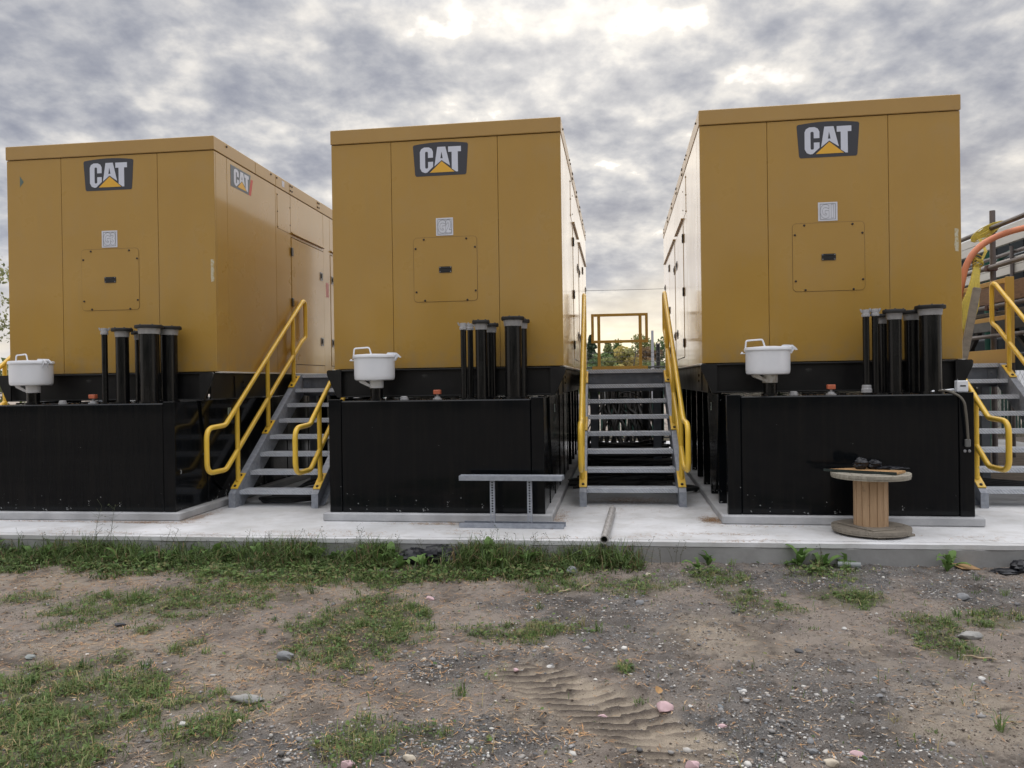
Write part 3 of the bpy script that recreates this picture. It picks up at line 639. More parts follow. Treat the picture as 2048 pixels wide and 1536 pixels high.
def spill_bucket(parent, l, d, dirty, turn):
    m = WHITE
    z0 = 1.256
    stem = MB().lathe([(.085, 0), (.085, .02), (.066, .022), (.066, .135)], 24, (l + .02, d, z0)).build('filler_neck', PIPEBLK, parent)
    b = MB().lathe([(.10, 1.466), (.19, 1.468), (.207, 1.476), (.213, 1.492), (.215, 1.52), (.217, 1.712)], 40, (l, d, 0)).build('spill_bucket', m, parent)
    hm = WHITE_DIRTY if dirty else WHITE
    mb = MB().lathe([(.069, 1.385), (.074, 1.39), (.075, 1.466)], 24, (l + .02, d, 0))
    mb.prism([(-.16, 1.468), (-.10, 1.468), (.0, 1.400), (.0, 1.395), (-.05, 1.402), (-.145, 1.445)], -.05, .05, lambda u, v, w: (l + u, d - .01 + w, v))
    mb.build('bucket_outlet', hm, b)
    ld = MB().lathe([(.222, 1.706), (.229, 1.712), (.229, 1.732), (.222, 1.742), (.10, 1.752), (.001, 1.755)], 40, (l, d, 0)).build('lid', m, b)
    c, s = math.cos(turn), math.sin(turn)
    R2 = lambda x, y: (l + c * x - s * y, d + s * x + c * y)
    def P(x, y, z): return (*R2(x, y), z)
    pts = fillet([P(-.222, -.02, 1.70), P(-.212, -.02, 1.812), P(-.052, -.02, 1.822), P(-.03, -.02, 1.748)], [0, .02, .02, 0])
    MB().tube(pts, .0085, 8).build('lid_handle', m, b)
    mb = MB()
    for y in (-.03, .03):
        mb.prism([(.13, 1.745), (.15, 1.765), (.235, 1.762), (.262, 1.74), (.285, 1.715), (.278, 1.708), (.255, 1.722), (.225, 1.675), (.212, 1.68), (.232, 1.725), (.20, 1.735)], y - .004, y + .004, lambda u, v, w: P(u, w, v))
    mb.tube([P(.235, -.04, 1.742), P(.235, .04, 1.742)], .01, 8); mb.build('hinge', m, b)
    mb = MB().box(-.265, -.21, -.02, .02, 1.678, 1.688, .002, Matrix.Translation((l, d, 0)) @ Matrix.Rotation(turn, 4, 'Z'))
    t = bolt_head(P(-.25, 0, 1.688), (0, 0, 1), .01, .012); mb.add(t.v, t.f); mb.build('hasp', m, b)
def build_tank(i, label, thin, vents, orange_l, dirty, turn):
    t = thing('fuel_tank', label, 'fuel tank', (GEN[i][0], GEN[i][1], 0), GEN[i][2], 'black fuel tanks under the generators')
    body = MB().box(-1.005, 1.005, -.615, LEN + .05, .092, 1.256, .012).build('tank_body', BLACK, t)
    for s in (-1, 1):
        x0, x1 = sorted((s * 1.0055, s * 1.136))
        MB().box(x0, x1, -.618, -.54, .090, 1.272, .004).build('corner_post', BLACK, t)
        if s > 0 and i < 2:     # flat plating between the first ribs on this side
            for a_, b_ in ((-.538, .057), (.138, .757), (.838, 1.527), (1.608, 2.297), (2.378, 3.097)): MB().box(1.0056, 1.128, a_, b_, .091, 1.262, .003).build('side_plate', BLACK, t)
        for d in (.06, .76, 1.53, 2.3, 3.1, 3.9, 4.7, 5.5, 6.3):
            MB().box(x0, x1, d, d + .075, .090, 1.268, .003).build('rib', BLACK, t)
        x0, x1 = sorted((s * 1.138, s * 1.150))
        o = MB().prism([(-.10, 1.268), (.90, 1.268), (.93, 1.20), (.86, 1.0), (.62, .30), (.40, .18), (.2, .3), (-.06, 1.0)], x0, x1, lambda u, v, w: (w, u, v)).build('gusset', BLACK, t)
        hole = MB().lathe([(.05, 0), (.05, .003), (.036, .003)], 20); m4 = Matrix.Translation((s * 1.1505, .74, 1.165)) @ Matrix.Rotation(s * PI / 2, 4, 'Y')
        h2 = MB().add([m4 @ Vector(v) for v in hole.v], hole.f); h2.build('lifting_eye', SKID, o)
        st = MB().box(*sorted((s * 1.1505, s * 1.152)), .52, .60, 1.075, 1.165).build('lock_sticker', mat('sticker_pale_green', (.42, .52, .45), .6), o)
        mb = MB(); q = Matrix.Translation((s * 1.152, .56, 1.135)) @ Matrix.Rotation(s * PI / 2, 4, 'Y')
        rg = MB().tube([(.016 * math.cos(a * PI / 6), .016 * math.sin(a * PI / 6), 0) for a in range(12)], .004, 5, True); mb.add([q @ Vector(v) for v in rg.v], rg.f)
        mb.box(*sorted((s * 1.152, s * 1.154)), .548, .572, 1.085, 1.112); mb.build('sticker_mark', INK, st)
    spill_bucket(t, -.70, -.40, dirty, turn)
    for a in thin: thin_pipe(t, *a)
    for a in vents: vent(t, *a)
    # gauge with its orange head, plugs, and flat plates on the tank top
    gz_ = MB().lathe([(.05, 0), (.05, .012), (.032, .014), (.03, .03), (.012, .032), (.012, .065)], 18, (orange_l, -.42, 1.256)).build('float_gauge', ZINC, t)
    MB().box(orange_l - .038, orange_l + .038, -.450, -.392, 1.312, 1.358, .005).build('gauge_head', ORANGE, gz_)
    MB().lathe([(.045, 0), (.045, .012), (.038, .014), (.036, .035), (.028, .04)], 8, (orange_l - .36, -.43, 1.256)).build('tank_plug', ZINC, t)
    for k, (l, d) in enumerate(((-.28, -.30), (.02, -.24), (.36, -.46), (.62, -.35), (-.05, -.36))):
        MB().lathe([(.07, 0), (.07, .014), (.05, .016)], 16, (l, d, 1.256)).build('tank_flange', PIPEBLK, t)
    return t
build_tank(0, 'black fuel tank under the G3 generator, first from the tree at the picture edge', [(.208, -.42, 2.092)], [(.418, -.42, .068, 2.086, .112), (.475, -.17, .062, 2.066, .10), (.738, -.42, .103, 2.112, .148), (.825, -.18, .09, 2.112, .135)], .06, False, -.25)
build_tank(1, 'black fuel tank under the G2 generator, behind the upright cable tray', [(.285, -.45, 2.055), (.320, -.25, 2.062)], [(.472, -.44, .060, 2.078, .092), (.535, -.19, .055, 2.062, .085), (.807, -.42, .088, 2.108, .122), (.845, -.15, .075, 2.098, .108)], -.01, False, .12)
build_tank(2, 'black fuel tank under the G1 generator, behind the wooden cable reel', [(.236, -.42, 2.094, .031, True), (.322, -.42, 2.100)], [(.500, -.42, .066, 2.086, .105), (.478, -.19, .062, 2.062, .098), (.832, -.42, .098, 2.118, .138), (.762, -.17, .08, 2.092, .118)], -.10, True, .0)

# sawdust and needles lying on the tanks come with the litter; box and lead on the G1 tank
jb = thing('junction_box', 'small white box with a dark slot on the edge of the black tank', 'junction box', gw(2, 1.075, -.50, 1.272), GEN[2][2])
MB().box(-.05, .05, -.035, .035, 0, .11, .006).build('box_body', WHITE, jb)
MB().box(-.026, .026, -.038, -.034, .052, .066, .002).build('slot', BLKPL, jb)
MB().tube([(-.035, 0, .108), (-.035, 0, .125)], .005, 6).build('stud', STEELB, jb)
cb = MB().tube(fillet([(.86, -.5, 1.285), (.92, -.56, 1.29), (1.03, -.665, 1.22), (1.055, -.66, 1.0), (1.065, -.655, .83)], [0, .05, .12, .1, 0]), .011, 8)
pl_ = thing('power_lead', 'grey power lead hanging down the black tank with a plug on its end', 'power lead', gw(2, 0, 0, 0), GEN[2][2])
CABG = mat('cable_grey_brown', (.11, .10, .08), .6)
cb.build('lead', CABG, pl_); MB().box(1.043, 1.087, -.665, -.625, .755, .83, .008).build('plug', mat('plug_grey', (.13, .13, .125), .5), pl_)
MB().tube([(.80, -.52, 1.275), (.86, -.49, 1.30), (.93, -.47, 1.285), (1.02, -.47, 1.295)], .012, 6).build('white_sheath', WHITE, pl_)
for k, s in ((0, -.012), (1, .028)):
    bolt_head(gw(2, 0, 0, 0) * 0 + Vector((1.06 + s, -.624, .715)), (0, -1, 0), .014, .006).build('wall_stud', STEELB, pl_)
# ------------------------------------------------------------------ staircases
def staircase(name, label, origin, rz, w, landing, rails=(1, 1), guard=None, legs=True):
    """foot at the origin, climbing along +Y; w = clear width between the stringer webs"""
    t = thing(name, label, 'staircase', origin, rz, 'galvanised staircases beside the generators')
    sl = .197 / .275
    zt = lambda y: .165 + sl * y
    hw = w / 2
    TOPY = 1.98
    for s in (-1, 1):
        fn = lambda u, v, ww: (s * (hw + ww), u, v)
        mb = MB().prism([(0, 0), (0, .165), (TOPY, zt(TOPY) - .005), (2.12, zt(TOPY) - .005), (2.12, 1.34), (.21, 0)], 0, .010, fn)
        fl = .080
        mb.prism([(-.001, 0), (-.001, .166), (.011, .172), (.011, 0)], .0101, fl, fn)
        mb.prism([(-.0005, .1655), (TOPY, zt(TOPY) - .0045), (TOPY, zt(TOPY) - .0165), (.012, .1625)], .0101, fl, fn)
        mb.prism([(.21, .001), (2.12, 1.341), (2.12, 1.355), (.19, .001)], .0101, fl, fn)
        mb.build('stringer', GALV, t)
    for k in range(7):
        y0, z = .10 + .275 * k, .190 + .197 * k
        mb = MB().box(-hw + .004, hw - .004, y0, y0 + .25, z - .008, z, .002)
        mb.box(-hw + .004, hw - .004, y0 - .0005, y0 + .007, z - .048, z - .0085, .002)
        mb.box(-hw + .004, hw - .004, y0 + .24, y0 + .2505, z - .04, z - .0085)
        for q in range(int(w / .03)):      # raised teeth along the nosing
            x = -hw + .015 + q * .03; mb.box(x, x + .013, y0 + .004, y0 + .03, z + .0002, z + .005, .001)
        tr = mb.build('tread', TREAD, t)
        for s in (-1, 1):
            x0, x1 = sorted((s * (hw - .0005), s * (hw - .0035)))
            MB().box(x0, x1, y0 + .01, y0 + .235, z - .075, z - .0085).build('tread_bracket', GALV, tr)
    z = 1.578
    mb = MB().box(-hw - .07, hw + .07, 2.00, 2.0 + landing, z - .008, z, .002); mb.box(-hw - .0, hw + .0, 1.9995, 2.008, z - .05, z - .0085, .002)
    for q in range(int(w / .03)):
        x = -hw + .015 + q * .03; mb.box(x, x + .013, 2.004, 2.03, z + .0002, z + .005, .001)
    ld = mb.build('landing', TREAD, t)
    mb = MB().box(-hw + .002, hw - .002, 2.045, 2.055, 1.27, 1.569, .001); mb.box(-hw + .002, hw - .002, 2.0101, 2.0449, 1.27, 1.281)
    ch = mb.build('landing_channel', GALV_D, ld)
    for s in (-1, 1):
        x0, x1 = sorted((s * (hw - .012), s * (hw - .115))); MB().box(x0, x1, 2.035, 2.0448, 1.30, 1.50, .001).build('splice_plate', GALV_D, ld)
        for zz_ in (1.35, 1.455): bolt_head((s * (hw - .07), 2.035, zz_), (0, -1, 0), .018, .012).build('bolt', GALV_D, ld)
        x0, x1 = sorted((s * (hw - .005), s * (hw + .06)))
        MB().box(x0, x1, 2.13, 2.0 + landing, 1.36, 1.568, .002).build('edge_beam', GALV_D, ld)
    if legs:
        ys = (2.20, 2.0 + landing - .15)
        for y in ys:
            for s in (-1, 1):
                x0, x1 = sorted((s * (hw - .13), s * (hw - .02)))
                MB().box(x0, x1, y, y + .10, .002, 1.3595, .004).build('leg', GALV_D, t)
    # handrails
    ru = lambda y: .977 + .728 * (y + .114)
    for s, on in zip((-1, 1), rails):
        if not on: continue
        X = s * (hw + .045)
        apex = (X, 2.267, ru(2.267))
        loop = [(X, -.114, .977), (X, -.53, .962), (X, -.53, .465), (X, -.113, .461), (X, 2.128, 2.060), (X, 2.267, 2.12), apex]
        pts = fillet(loop, [.05, .13, .13, .06, .06, .05, .17], True)
        hr = MB().tube(pts, .029, 12, True).build('handrail', YELLOW, t, 60)
        for y in (.17, 1.0, 1.82):
            MB().tube([(X, y, zt(y) + .004), (X, y, ru(y) - .01)], .028, 12).build('rail_post', YELLOW, hr)
            a = math.atan(sl); q = Matrix.Translation((X - s * .005, y, zt(y) + .0015)) @ Matrix.Rotation(a, 4, 'X')
            MB().box(-.044, .044, -.135, .135, .001, .013, .003, q).build('base_plate', YELLOW, hr)
            for yy in (-.095, .09):
                b = bolt_head(q @ Vector((.0, yy, .013)), q.to_3x3() @ Vector((0, 0, 1)), .017, .013); b.build('bolt', BOLT, hr)
    if guard == 'end':
        y = 2.0 + landing - .12; zb = 1.578; hwg = hw - .02
        gr = MB().box(-hwg, hwg, y, y + .012, zb + .002, zb + .10, .002).build('kick_plate', YELLOW_FLAT, t)
        for s in (-1, 1):
            x0, x1 = sorted((s * (hwg - .10), s * (hwg - .155))); MB().box(x0, x1, y - .0005, y + .02, zb + .003, zb + 1.04, .003).build('guard_post', YELLOW_FLAT, t)
            x0, x1 = sorted((s * (hwg + .01), s * (hwg - .04))); MB().box(x0, x1, y - .006, y + .014, zb + .52, zb + 1.05, .003).build('guard_upright', YELLOW_FLAT, t)
        MB().box(-hwg + .0405, hwg - .0405, y - .0062, y + .0142, zb + 1.0, zb + 1.05, .003).build('top_bar', YELLOW_FLAT, t)
        MB().box(-hwg + .0405, hwg - .0405, y - .0062, y + .0142, zb + .52, zb + .57, .003).build('mid_bar', YELLOW_FLAT, t)
    if guard == 'side':
        X = hw + .13; y0, y1, zb = 1.98, 2.0 + landing, 1.578
        MB().box(X, X + .012, y0 + .02, y1, zb + .002, zb + .19, .002).build('kick_plate', YELLOW_FLAT, t)
        for y in (y0, y1 - .06):
            MB().box(X - .05, X + .055, y - .012, y - .002, zb + .003, zb + 1.13, .003).build('guard_post', YELLOW_FLAT, t)
            MB().box(X - .035, X - .002, y, y + .05, zb + .003, zb + 1.06, .003).build('guard_upright', YELLOW_FLAT, t)
        MB().box(X - .0015, X + .05, y0, y1, zb + 1.065, zb + 1.13, .004).build('top_bar', YELLOW_FLAT, t)
        MB().box(X - .0015, X + .010, y0, y1, zb + .58, zb + .64, .003).build('mid_bar', YELLOW_FLAT, t)
    return t
o = gw(0, 1.853, .20); staircase('staircase', 'galvanised staircase with yellow handrails between the G3 and G2 generators', o, GEN[0][2] - .01, .935, 1.6)
o = gw(1, 2.030, .40); staircase('staircase', 'galvanised staircase straight ahead between the G2 and G1 generators, cables beneath', o, -.118, 1.035, 3.3, guard='end')
o = gw(2, 2.235, .42); staircase('staircase', 'galvanised staircase cut off by the right picture edge, yellow guard rail on top', o, GEN[2][2], 1.03, 1.5, guard='side')
o = gw(0, -1.95, .28); staircase('staircase', 'staircase hidden behind the G3 generator, only its yellow rail ends showing', o, GEN[0][2], .95, 1.5)

# ------------------------------------------------------------------ things standing on the pad
cr = thing('cable_reel', 'empty wooden cable reel standing on end with a board on top', 'cable reel', (3.27, 6.955, 0), .3)
def flange(z0, z1, r, m, nm, seed):
    rr = random.Random(seed); n = 48
    pts = [(r * math.cos(2 * PI * k / n) * (1 + rr.uniform(-.004, .004)), r * math.sin(2 * PI * k / n) * (1 + rr.uniform(-.004, .004))) for k in range(n)]
    f_ = thing_part = None
    ys = [-r, -.235, -.12, -.005, .11, .225, r]
    base = MB().prism([(x * .985, y * .985) for x, y in pts], z0 + .004, z0 + (z1 - z0) * .45, lambda u, v, w: (u, v, w)).build(nm, m, cr)
    for a, b in zip(ys, ys[1:]):      # the boards of the upper layer, sawn to the circle
        a2, b2 = a + .0015, b - .0015; seg = []
        for k in range(13):
            y = a2 + (b2 - a2) * k / 12; seg.append((math.sqrt(max(r * r - y * y, .0004)), y))
        poly = seg + [(-x, y) for x, y in seg[::-1]]
        MB().prism(poly, z0 + (z1 - z0) * .455, z1 + rr.uniform(-.002, .002), lambda u, v, w: (u, v, w)).build('plank', m, base)
    mb = MB()
    for k in range(18):
        a = k * 2 * PI / 18 + rr.uniform(-.1, .1); q = r * rr.choice((.62, .88)); t = bolt_head((q * math.cos(a), q * math.sin(a), z1 + .0012), (0, 0, 1), .006, .002); mb.add(t.v, t.f)
    o2 = mb.build('nail', BOLT, base); tag(o2, kind='stuff')
    return base
flange(.018, .066, .337, WOOD_GREY, 'bottom_flange', 1); flange(.508, .556, .338, WOOD_GREY2, 'top_flange', 2)
nst = 14; rs = .139
for k in range(nst):
    rr = random.Random(k + 40); w_ = rs * 2 * math.sin(PI / nst) - .0022
    q = Matrix.Rotation(2 * PI * k / nst + .1, 4, 'Z') @ Matrix.Translation((rs + rr.uniform(-.002, .002), 0, 0))
    MB().box(-.02, .005, -w_ / 2, w_ / 2, .066, .508, .004, q).build('stave', WOOD, cr)
MB().lathe([(.12, .067), (.12, .507)], 16).build('reel_core', CORE, cr)
MB().box(-.19, .06, -.24, .22, .0665, .078, .003).build('scrap_plank', WOOD_GREY, cr)
MB().box(.17, .25, -.26, -.18, 0, .0215, .003).build('wood_foot', WOOD_GREY, cr)
MB().box(-.25, -.17, .10, .18, 0, .0215, .003).build('wood_foot', WOOD_GREY, cr); MB().box(-.15, -.07, -.26, -.18, 0, .0215, .003).build('wood_foot', WOOD_GREY, cr)
bd = thing('plywood_board', 'plywood offcut with a dark green edge lying on the wooden reel', 'board', (3.27, 6.955, .559), -.55)
MB().prism([(-.33, -.11), (.23, -.135), (.285, .045), (-.10, .13), (-.34, -.085)], .003, .022, lambda u, v, w: (u, v, w)).build('plywood', PLY, bd)
MB().prism([(-.385, -.098), (.23, -.155), (.23, -.1365), (-.335, -.1115)], .001, .024, lambda u, v, w: (u, v, w)).build('green_edge', PLY_EDGE, bd)
def crumple(name, label, cat, lumps, m, seed, res=.03, flat=1.0):
    """a crushed plastic bag: jittered, faceted hull of a few lumps"""
    mb = MB(); rr = np.random.default_rng(seed)
    for (x, y, z, a, b, c) in lumps:
        nu, nv = 22, 12
        vs = []; fs = []
        for j in range(nv + 1):
            for k in range(nu):
                th = PI * j / nv; ph = 2 * PI * k / nu
                q = 1 + .38 * (fbm(np.array([3 * math.cos(ph) + 7 + x * 9]), np.array([3 * math.sin(ph) + 5 * th + y * 9]), seed, 3)[0] - .5) * 2 * math.sin(th) + rr.normal(0, .055)
                vs.append((x + a * q * math.sin(th) * math.cos(ph), y + b * q * math.sin(th) * math.sin(ph), max(.002 + .004 * rr.random(), z + c * q * math.cos(th))))
        for j in range(nv):
            for k in range(nu): fs.append((j * nu + k, (j + 1) * nu + k, (j + 1) * nu + (k + 1) % nu, j * nu + (k + 1) % nu))
        mb.add(vs, fs)
    o = mb.build(name, m, None, 22); return tag(o, label, cat)
o = crumple('plastic_bag', 'crumpled black plastic bag lying on the plywood on the reel', 'plastic bag', [(-.10, .02, .05, .06, .05, .055), (.02, .03, .04, .065, .05, .045), (.14, .0, .012, .12, .05, .018), (.24, .03, .008, .09, .03, .01)], BAG, 5)
o.location = (3.30, 6.965, .581); o.rotation_euler = (0, 0, -.12)

ct = thing('cable_tray', 'short galvanised cable tray section standing upright on its side rail', 'cable tray', (-.016, 7.47, 0), -.148)
def perforated(parent, x):
    mb = MB()
    for s in (-1, 1):
        mb.box(x + s * .016 - .0075, x + s * .016 + .0075, -.0125, -.010, .032, .478)        # strips of the web either side of the holes
        a, b = sorted((x + s * .0235, x + s * .0215)); mb.box(a, b, -.0098, .018, .032, .478)
    z = .034
    while z < .47:
        mb.box(x - .0083, x + .0083, -.0124, -.0101, z, z + .012); z += .026
    mb.build('rung', GALV, parent)
for z0, s in ((0.002, 1), (.512, -1)):
    mb = MB(); q = Matrix.Translation((0, 0, z0)) @ Matrix.Scale(s, 4, (0, 0, 1))
    L0, L1 = (-.525, .51) if s > 0 else (-.52, .50)
    mb.box(L0, L1, -.055, .065, 0, .003, 0, q); mb.box(L0, L1, -.0575, -.0551, 0, .046, 0, q); mb.box(L0 + .03, L1 + .012, .0651, .0675, 0, .046, 0, q)
    mb.box(L0, L1, -.055, -.042, .0435, .046, 0, q); mb.box(L0 + .03, L1 + .012, .052, .065, .0435, .046, 0, q)
    mb.build('side_rail', GALV, ct)
perforated(ct, -.195); perforated(ct, .175)
a, b = Vector((.786, 6.640, .040)), Vector((1.062, 8.18, .040))
mp = MB(); dv = (b - a).normalized(); n = 20; uu = dv.orthogonal().normalized(); vv_ = dv.cross(uu)
vs = []
for P_, r in ((a, .029), (a, .0365), (b, .0365), (b, .029)):
    vs += [P_ + uu * r * math.cos(2 * PI * k / n) + vv_ * r * math.sin(2 * PI * k / n) for k in range(n)]
mp.add(vs, [(q * n + k, q * n + (k + 1) % n, ((q + 1) % 4) * n + (k + 1) % n, ((q + 1) % 4) * n + k) for q in range(4) for k in range(n)])
tag(mp.build('metal_pipe', STEEL_PIPE), 'bare steel pipe lying on the pad, one end past its edge', 'pipe')

# black hoses and cables on the pad and under the walkways
def wob(pts, r, n=9):
    return MB().tube(fillet(pts, [0] + [.35] * (len(pts) - 2) + [0], False, 5), r, n)
GC = 'black cables lying under the middle walkway'
rr = random.Random(77)
base = gw(1, 2.03, 0)
for k in range(64):
    y0 = 2.6 + rr.uniform(-.3, 2.6); z = .02 + .05 * (k % 8) + rr.uniform(0, .02)
    if k < 8: y0 = 1.9 + rr.uniform(-.1, .5); z = .02 + .03 * (k % 3)
    pts = []
    for q in range(6):
        l = 1.42 + q * .25 + rr.uniform(-.08, .08) - (.15 if k < 8 else 0); pts.append(gw(1, l, y0 + rr.uniform(-.12, .12), max(.018, z + rr.uniform(-.02, .03))))
    r = rr.choice((.016, .022, .03)) if k > 8 else rr.choice((.02, .03))
    tag(wob(pts, r).build('cable', RUBBER), 'black cable lying across the pad under the middle walkway', 'cable', GC)
GD = 'black cables drooping behind the middle staircase'
for k in range(26):
    l = 1.55 + .038 * k + rr.uniform(-.03, .03); ll = l + rr.uniform(-.35, .45)
    pts = [gw(1, l, 6.3, 1.25), gw(1, l, 6.1 + rr.uniform(-.1, .1), .9), gw(1, (l + ll) / 2, 5.7, .5 + rr.uniform(-.1, .3)), gw(1, ll, 5.2, .12), gw(1, ll + rr.uniform(-.2, .2), 4.6, .03)]
    tag(wob(pts, rr.choice((.02, .026, .032))).build('cable', RUBBER), 'black cable drooping from the frame behind the middle staircase', 'cable', GD)
for k in range(5):
    cx = 2.0 + rr.uniform(-.25, .35); pts = [gw(1, cx - .45 + rr.uniform(-.1, .1), 6.0, .45 + rr.uniform(0, .2)), gw(1, cx - .15, 6.1, .85 + .1 * k), gw(1, cx + .25, 6.05, .8 + .08 * k), gw(1, cx + .5, 5.95, .4)]
    tag(wob(pts, .012).build('cable', RUBBER), 'thin black cable looping up behind the middle staircase', 'cable', 'thin cable loops behind the middle staircase')
fr = thing('cable_gantry', 'black steel frame carrying cables behind the middle walkway', 'frame', gw(1, 2.05, 6.35), GEN[1][2])
for x in (-.62, .62): MB().box(x - .06, x + .06, -.06, .06, .002, 1.42, .004).build('frame_post', SKID, fr)
MB().box(-.68, .68, -.05, .05, 1.42, 1.54, .004).build('frame_beam', SKID, fr)
for s in (-1, 1): MB().tube([(s * .12, -.07, 1.40), (s * .50, -.07, .70)], .045, 4).build('frame_brace', SKID, fr)
for k in range(6): MB().box(-.36 + k * .13, -.29 + k * .13, .0, .04, .45, 1.40).build('frame_bar', SKID, fr)
for s in (-1, 1): MB().tube([(s * .42 - .02, .2, 1.38), (s * .42, .2, .95)], .022, 8).build('white_conduit', WHITE, fr)
def coil(c, R, r, turns, label, sq=1.0, rz=0, n0=30):
    pts = [(R * math.cos(2 * PI * t / n0) * (1 + .05 * math.sin(t * .7)), sq * R * math.sin(2 * PI * t / n0) * (1 + .05 * math.cos(t * .6)), r + .9 * r * (t / n0) + .004 * math.sin(t)) for t in range(int(n0 * turns))]
    o = MB().tube(pts, r, 8).build('hose_coil', RUBBER); o.location = c; o.rotation_euler = (0, 0, rz); return tag(o, label, 'hose')
coil(gw(0, 1.86, .62, 0), .33, .022, 2.3, 'black hose coiled on the pad under the lowest steps beside G3', .42)
coil(gw(1, 2.55, 1.55, 0), .30, .026, 1.8, 'thick black hose curled on the pad beside the middle staircase and G1', .5)
for k in range(4):
    pts = [gw(0, 1.5 + .05 * k, .95 + .1 * k, .03), gw(0, 1.9, 1.0 + .12 * k, .06 + .05 * k), gw(0, 2.3, 1.25 + .1 * k, .05 + .04 * k), gw(0, 2.6, 1.3 + .1 * k, .03)]
    tag(wob(pts, .018).build('cable', RUBBER), 'black cable trailing under the staircase beside G3', 'cable', 'cables under the staircase beside G3')
for k in range(4):
    pts = [gw(2, 1.5, 1.6 + .2 * k, .03), gw(2, 2.0, 1.9 + .2 * k, .1), gw(2, 2.6, 1.5 + .25 * k, .05), gw(2, 3.3, 1.4 + .2 * k, .03)]
    tag(wob(pts, .03).build('cable', RUBBER), 'thick black cable lying under the staircase by the right picture edge', 'cable', 'cables under the right-hand staircase')

# litter on the soil
o = crumple('plastic_bag', 'torn black plastic bag lying in the weeds just left of the cable tray', 'plastic bag', [(-.13, .0, .04, .12, .08, .055), (.06, .01, .05, .14, .09, .06), (.16, -.05, .02, .1, .07, .03)], BAG, 8)
o.location = (-.735, 6.83, gz(-.735, 6.83) + .012); o.scale = (1.2, 1.2, 1.35)
o = crumple('plastic_bag', 'black plastic sheeting lying at the pad edge by the right picture edge', 'plastic bag', [(.10, .0, .04, .10, .07, .055), (-.06, -.02, .01, .11, .06, .02), (.26, -.02, .03, .14, .06, .04)], BAG, 9)
o.location = (4.10, 6.27, gz(4.1, 6.27) + .005)
mb = MB(); q = Matrix.Rotation(.12, 4, 'Y') @ Matrix.Rotation(.15, 4, 'X'); mb.box(-.10, .10, -.06, .06, 0, .008, .001, q)
o = mb.build('cardboard_scrap', mat('cardboard', (.36, .22, .10), .85, base2=(.28, .17, .08), nscale=8)); o.location = (3.76, 6.33, gz(3.76, 6.33) + .014); o.rotation_euler = (0, 0, .25); tag(o, 'flat brown cardboard scrap lying on gravel near the right picture edge', 'cardboard')
mb = MB().tube([(-.09, 0, .03), (.09, .01, .03)], .028, 14); o = mb.build('pipe_stub', mat('grey_plastic', (.22, .24, .24), .5)); o.location = (2.83, 6.42, gz(2.83, 6.42)); o.rotation_euler = (0, 0, -.3); tag(o, 'short grey plastic pipe stub lying against the pad below the reel', 'pipe')
STICK = mat('pale_twig', (.42, .33, .22), .8, base2=(.3, .23, .15), nscale=20)
for (x0, y0), (x1, y1), lab in (((.616, 6.025), (.52, 5.93), 'pale twig on dark gravel between the middle staircase and the camera'), ((.43, 5.86), (.33, 5.82), 'shorter pale twig beside the other one on dark gravel'), ((2.60, 4.385), (2.735, 4.315), 'thin pale stick lying on sparse grass at the right')):
    n = 6; pts = [(x0 + (x1 - x0) * k / 5, y0 + (y1 - y0) * k / 5, gz(x0, y0) + (gz(x1, y1) - gz(x0, y0)) * k / 5 + .014 + .004 * math.sin(k * 2)) for k in range(6)]
    tag(MB().tube(pts, [.005, .007, .007, .006, .006, .004], 6).build('twig', STICK), lab, 'twig')
lf = MB(); LEAFM = mat('dry_leaf', (.40, .24, .10), .8, base2=(.30, .17, .07), nscale=30)
vs = [(-.045, 0, .010), (-.02, .018, .022), (-.02, -.018, .018), (.01, .021, .026), (.01, -.02, .018), (.04, .0, .014), (-.02, 0, .012), (.01, 0, .014)]
lf.add(vs, [(0, 2, 6), (0, 6, 1), (6, 2, 4, 7), (1, 6, 7, 3), (7, 4, 5), (3, 7, 5)])
o = lf.build('dry_leaf', LEAFM); o.location = (.728, 3.90, gz(.728, 3.9) + .006); o.rotation_euler = (.3, 0, 1.2); tag(o, 'curled brown dead leaf lying above the big pink stone', 'leaf')
# ------------------------------------------------------------------ stones, plants, grass, needles, gravel
def ico():
    t = (1 + 5 ** .5) / 2
    v = np.array([(-1, t, 0), (1, t, 0), (-1, -t, 0), (1, -t, 0), (0, -1, t), (0, 1, t), (0, -1, -t), (0, 1, -t), (t, 0, -1), (t, 0, 1), (-t, 0, -1), (-t, 0, 1)], float)
    v /= np.linalg.norm(v[0])
    f = np.array([(0, 11, 5), (0, 5, 1), (0, 1, 7), (0, 7, 10), (0, 10, 11), (1, 5, 9), (5, 11, 4), (11, 10, 2), (10, 7, 6), (7, 1, 8), (3, 9, 4), (3, 4, 2), (3, 2, 6), (3, 6, 8), (3, 8, 9), (4, 9, 5), (2, 4, 11), (6, 2, 10), (8, 6, 7), (9, 8, 1)])
    return v, f
IV, IF = ico()
def subdiv(v, f):
    v = [tuple(a) for a in v]; m = {}; nf = []
    def mid(a, b):
        k = (min(a, b), max(a, b))
        if k not in m:
            p = np.array(v[a]) + np.array(v[b]); v.append(tuple(p / np.linalg.norm(p))); m[k] = len(v) - 1
        return m[k]
    for a, b, c in f:
        x, y, z = mid(a, b), mid(b, c), mid(c, a); nf += [(a, x, z), (b, y, x), (c, z, y), (x, y, z)]
    return np.array(v), np.array(nf)
SV, SF = subdiv(IV, IF); SV2, SF2 = subdiv(SV, SF)
STC = {'pink': ((.60, .42, .44), (.48, .33, .34)), 'cream': ((.56, .50, .40), (.44, .38, .30)), 'white': ((.60, .59, .56), (.46, .45, .43)), 'grey': ((.24, .245, .255), (.17, .175, .18)), 'greypale': ((.30, .32, .31), (.22, .24, .23)), 'flat': ((.34, .335, .315), (.20, .20, .195)), 'dark': ((.10, .105, .115), (.07, .07, .075))}
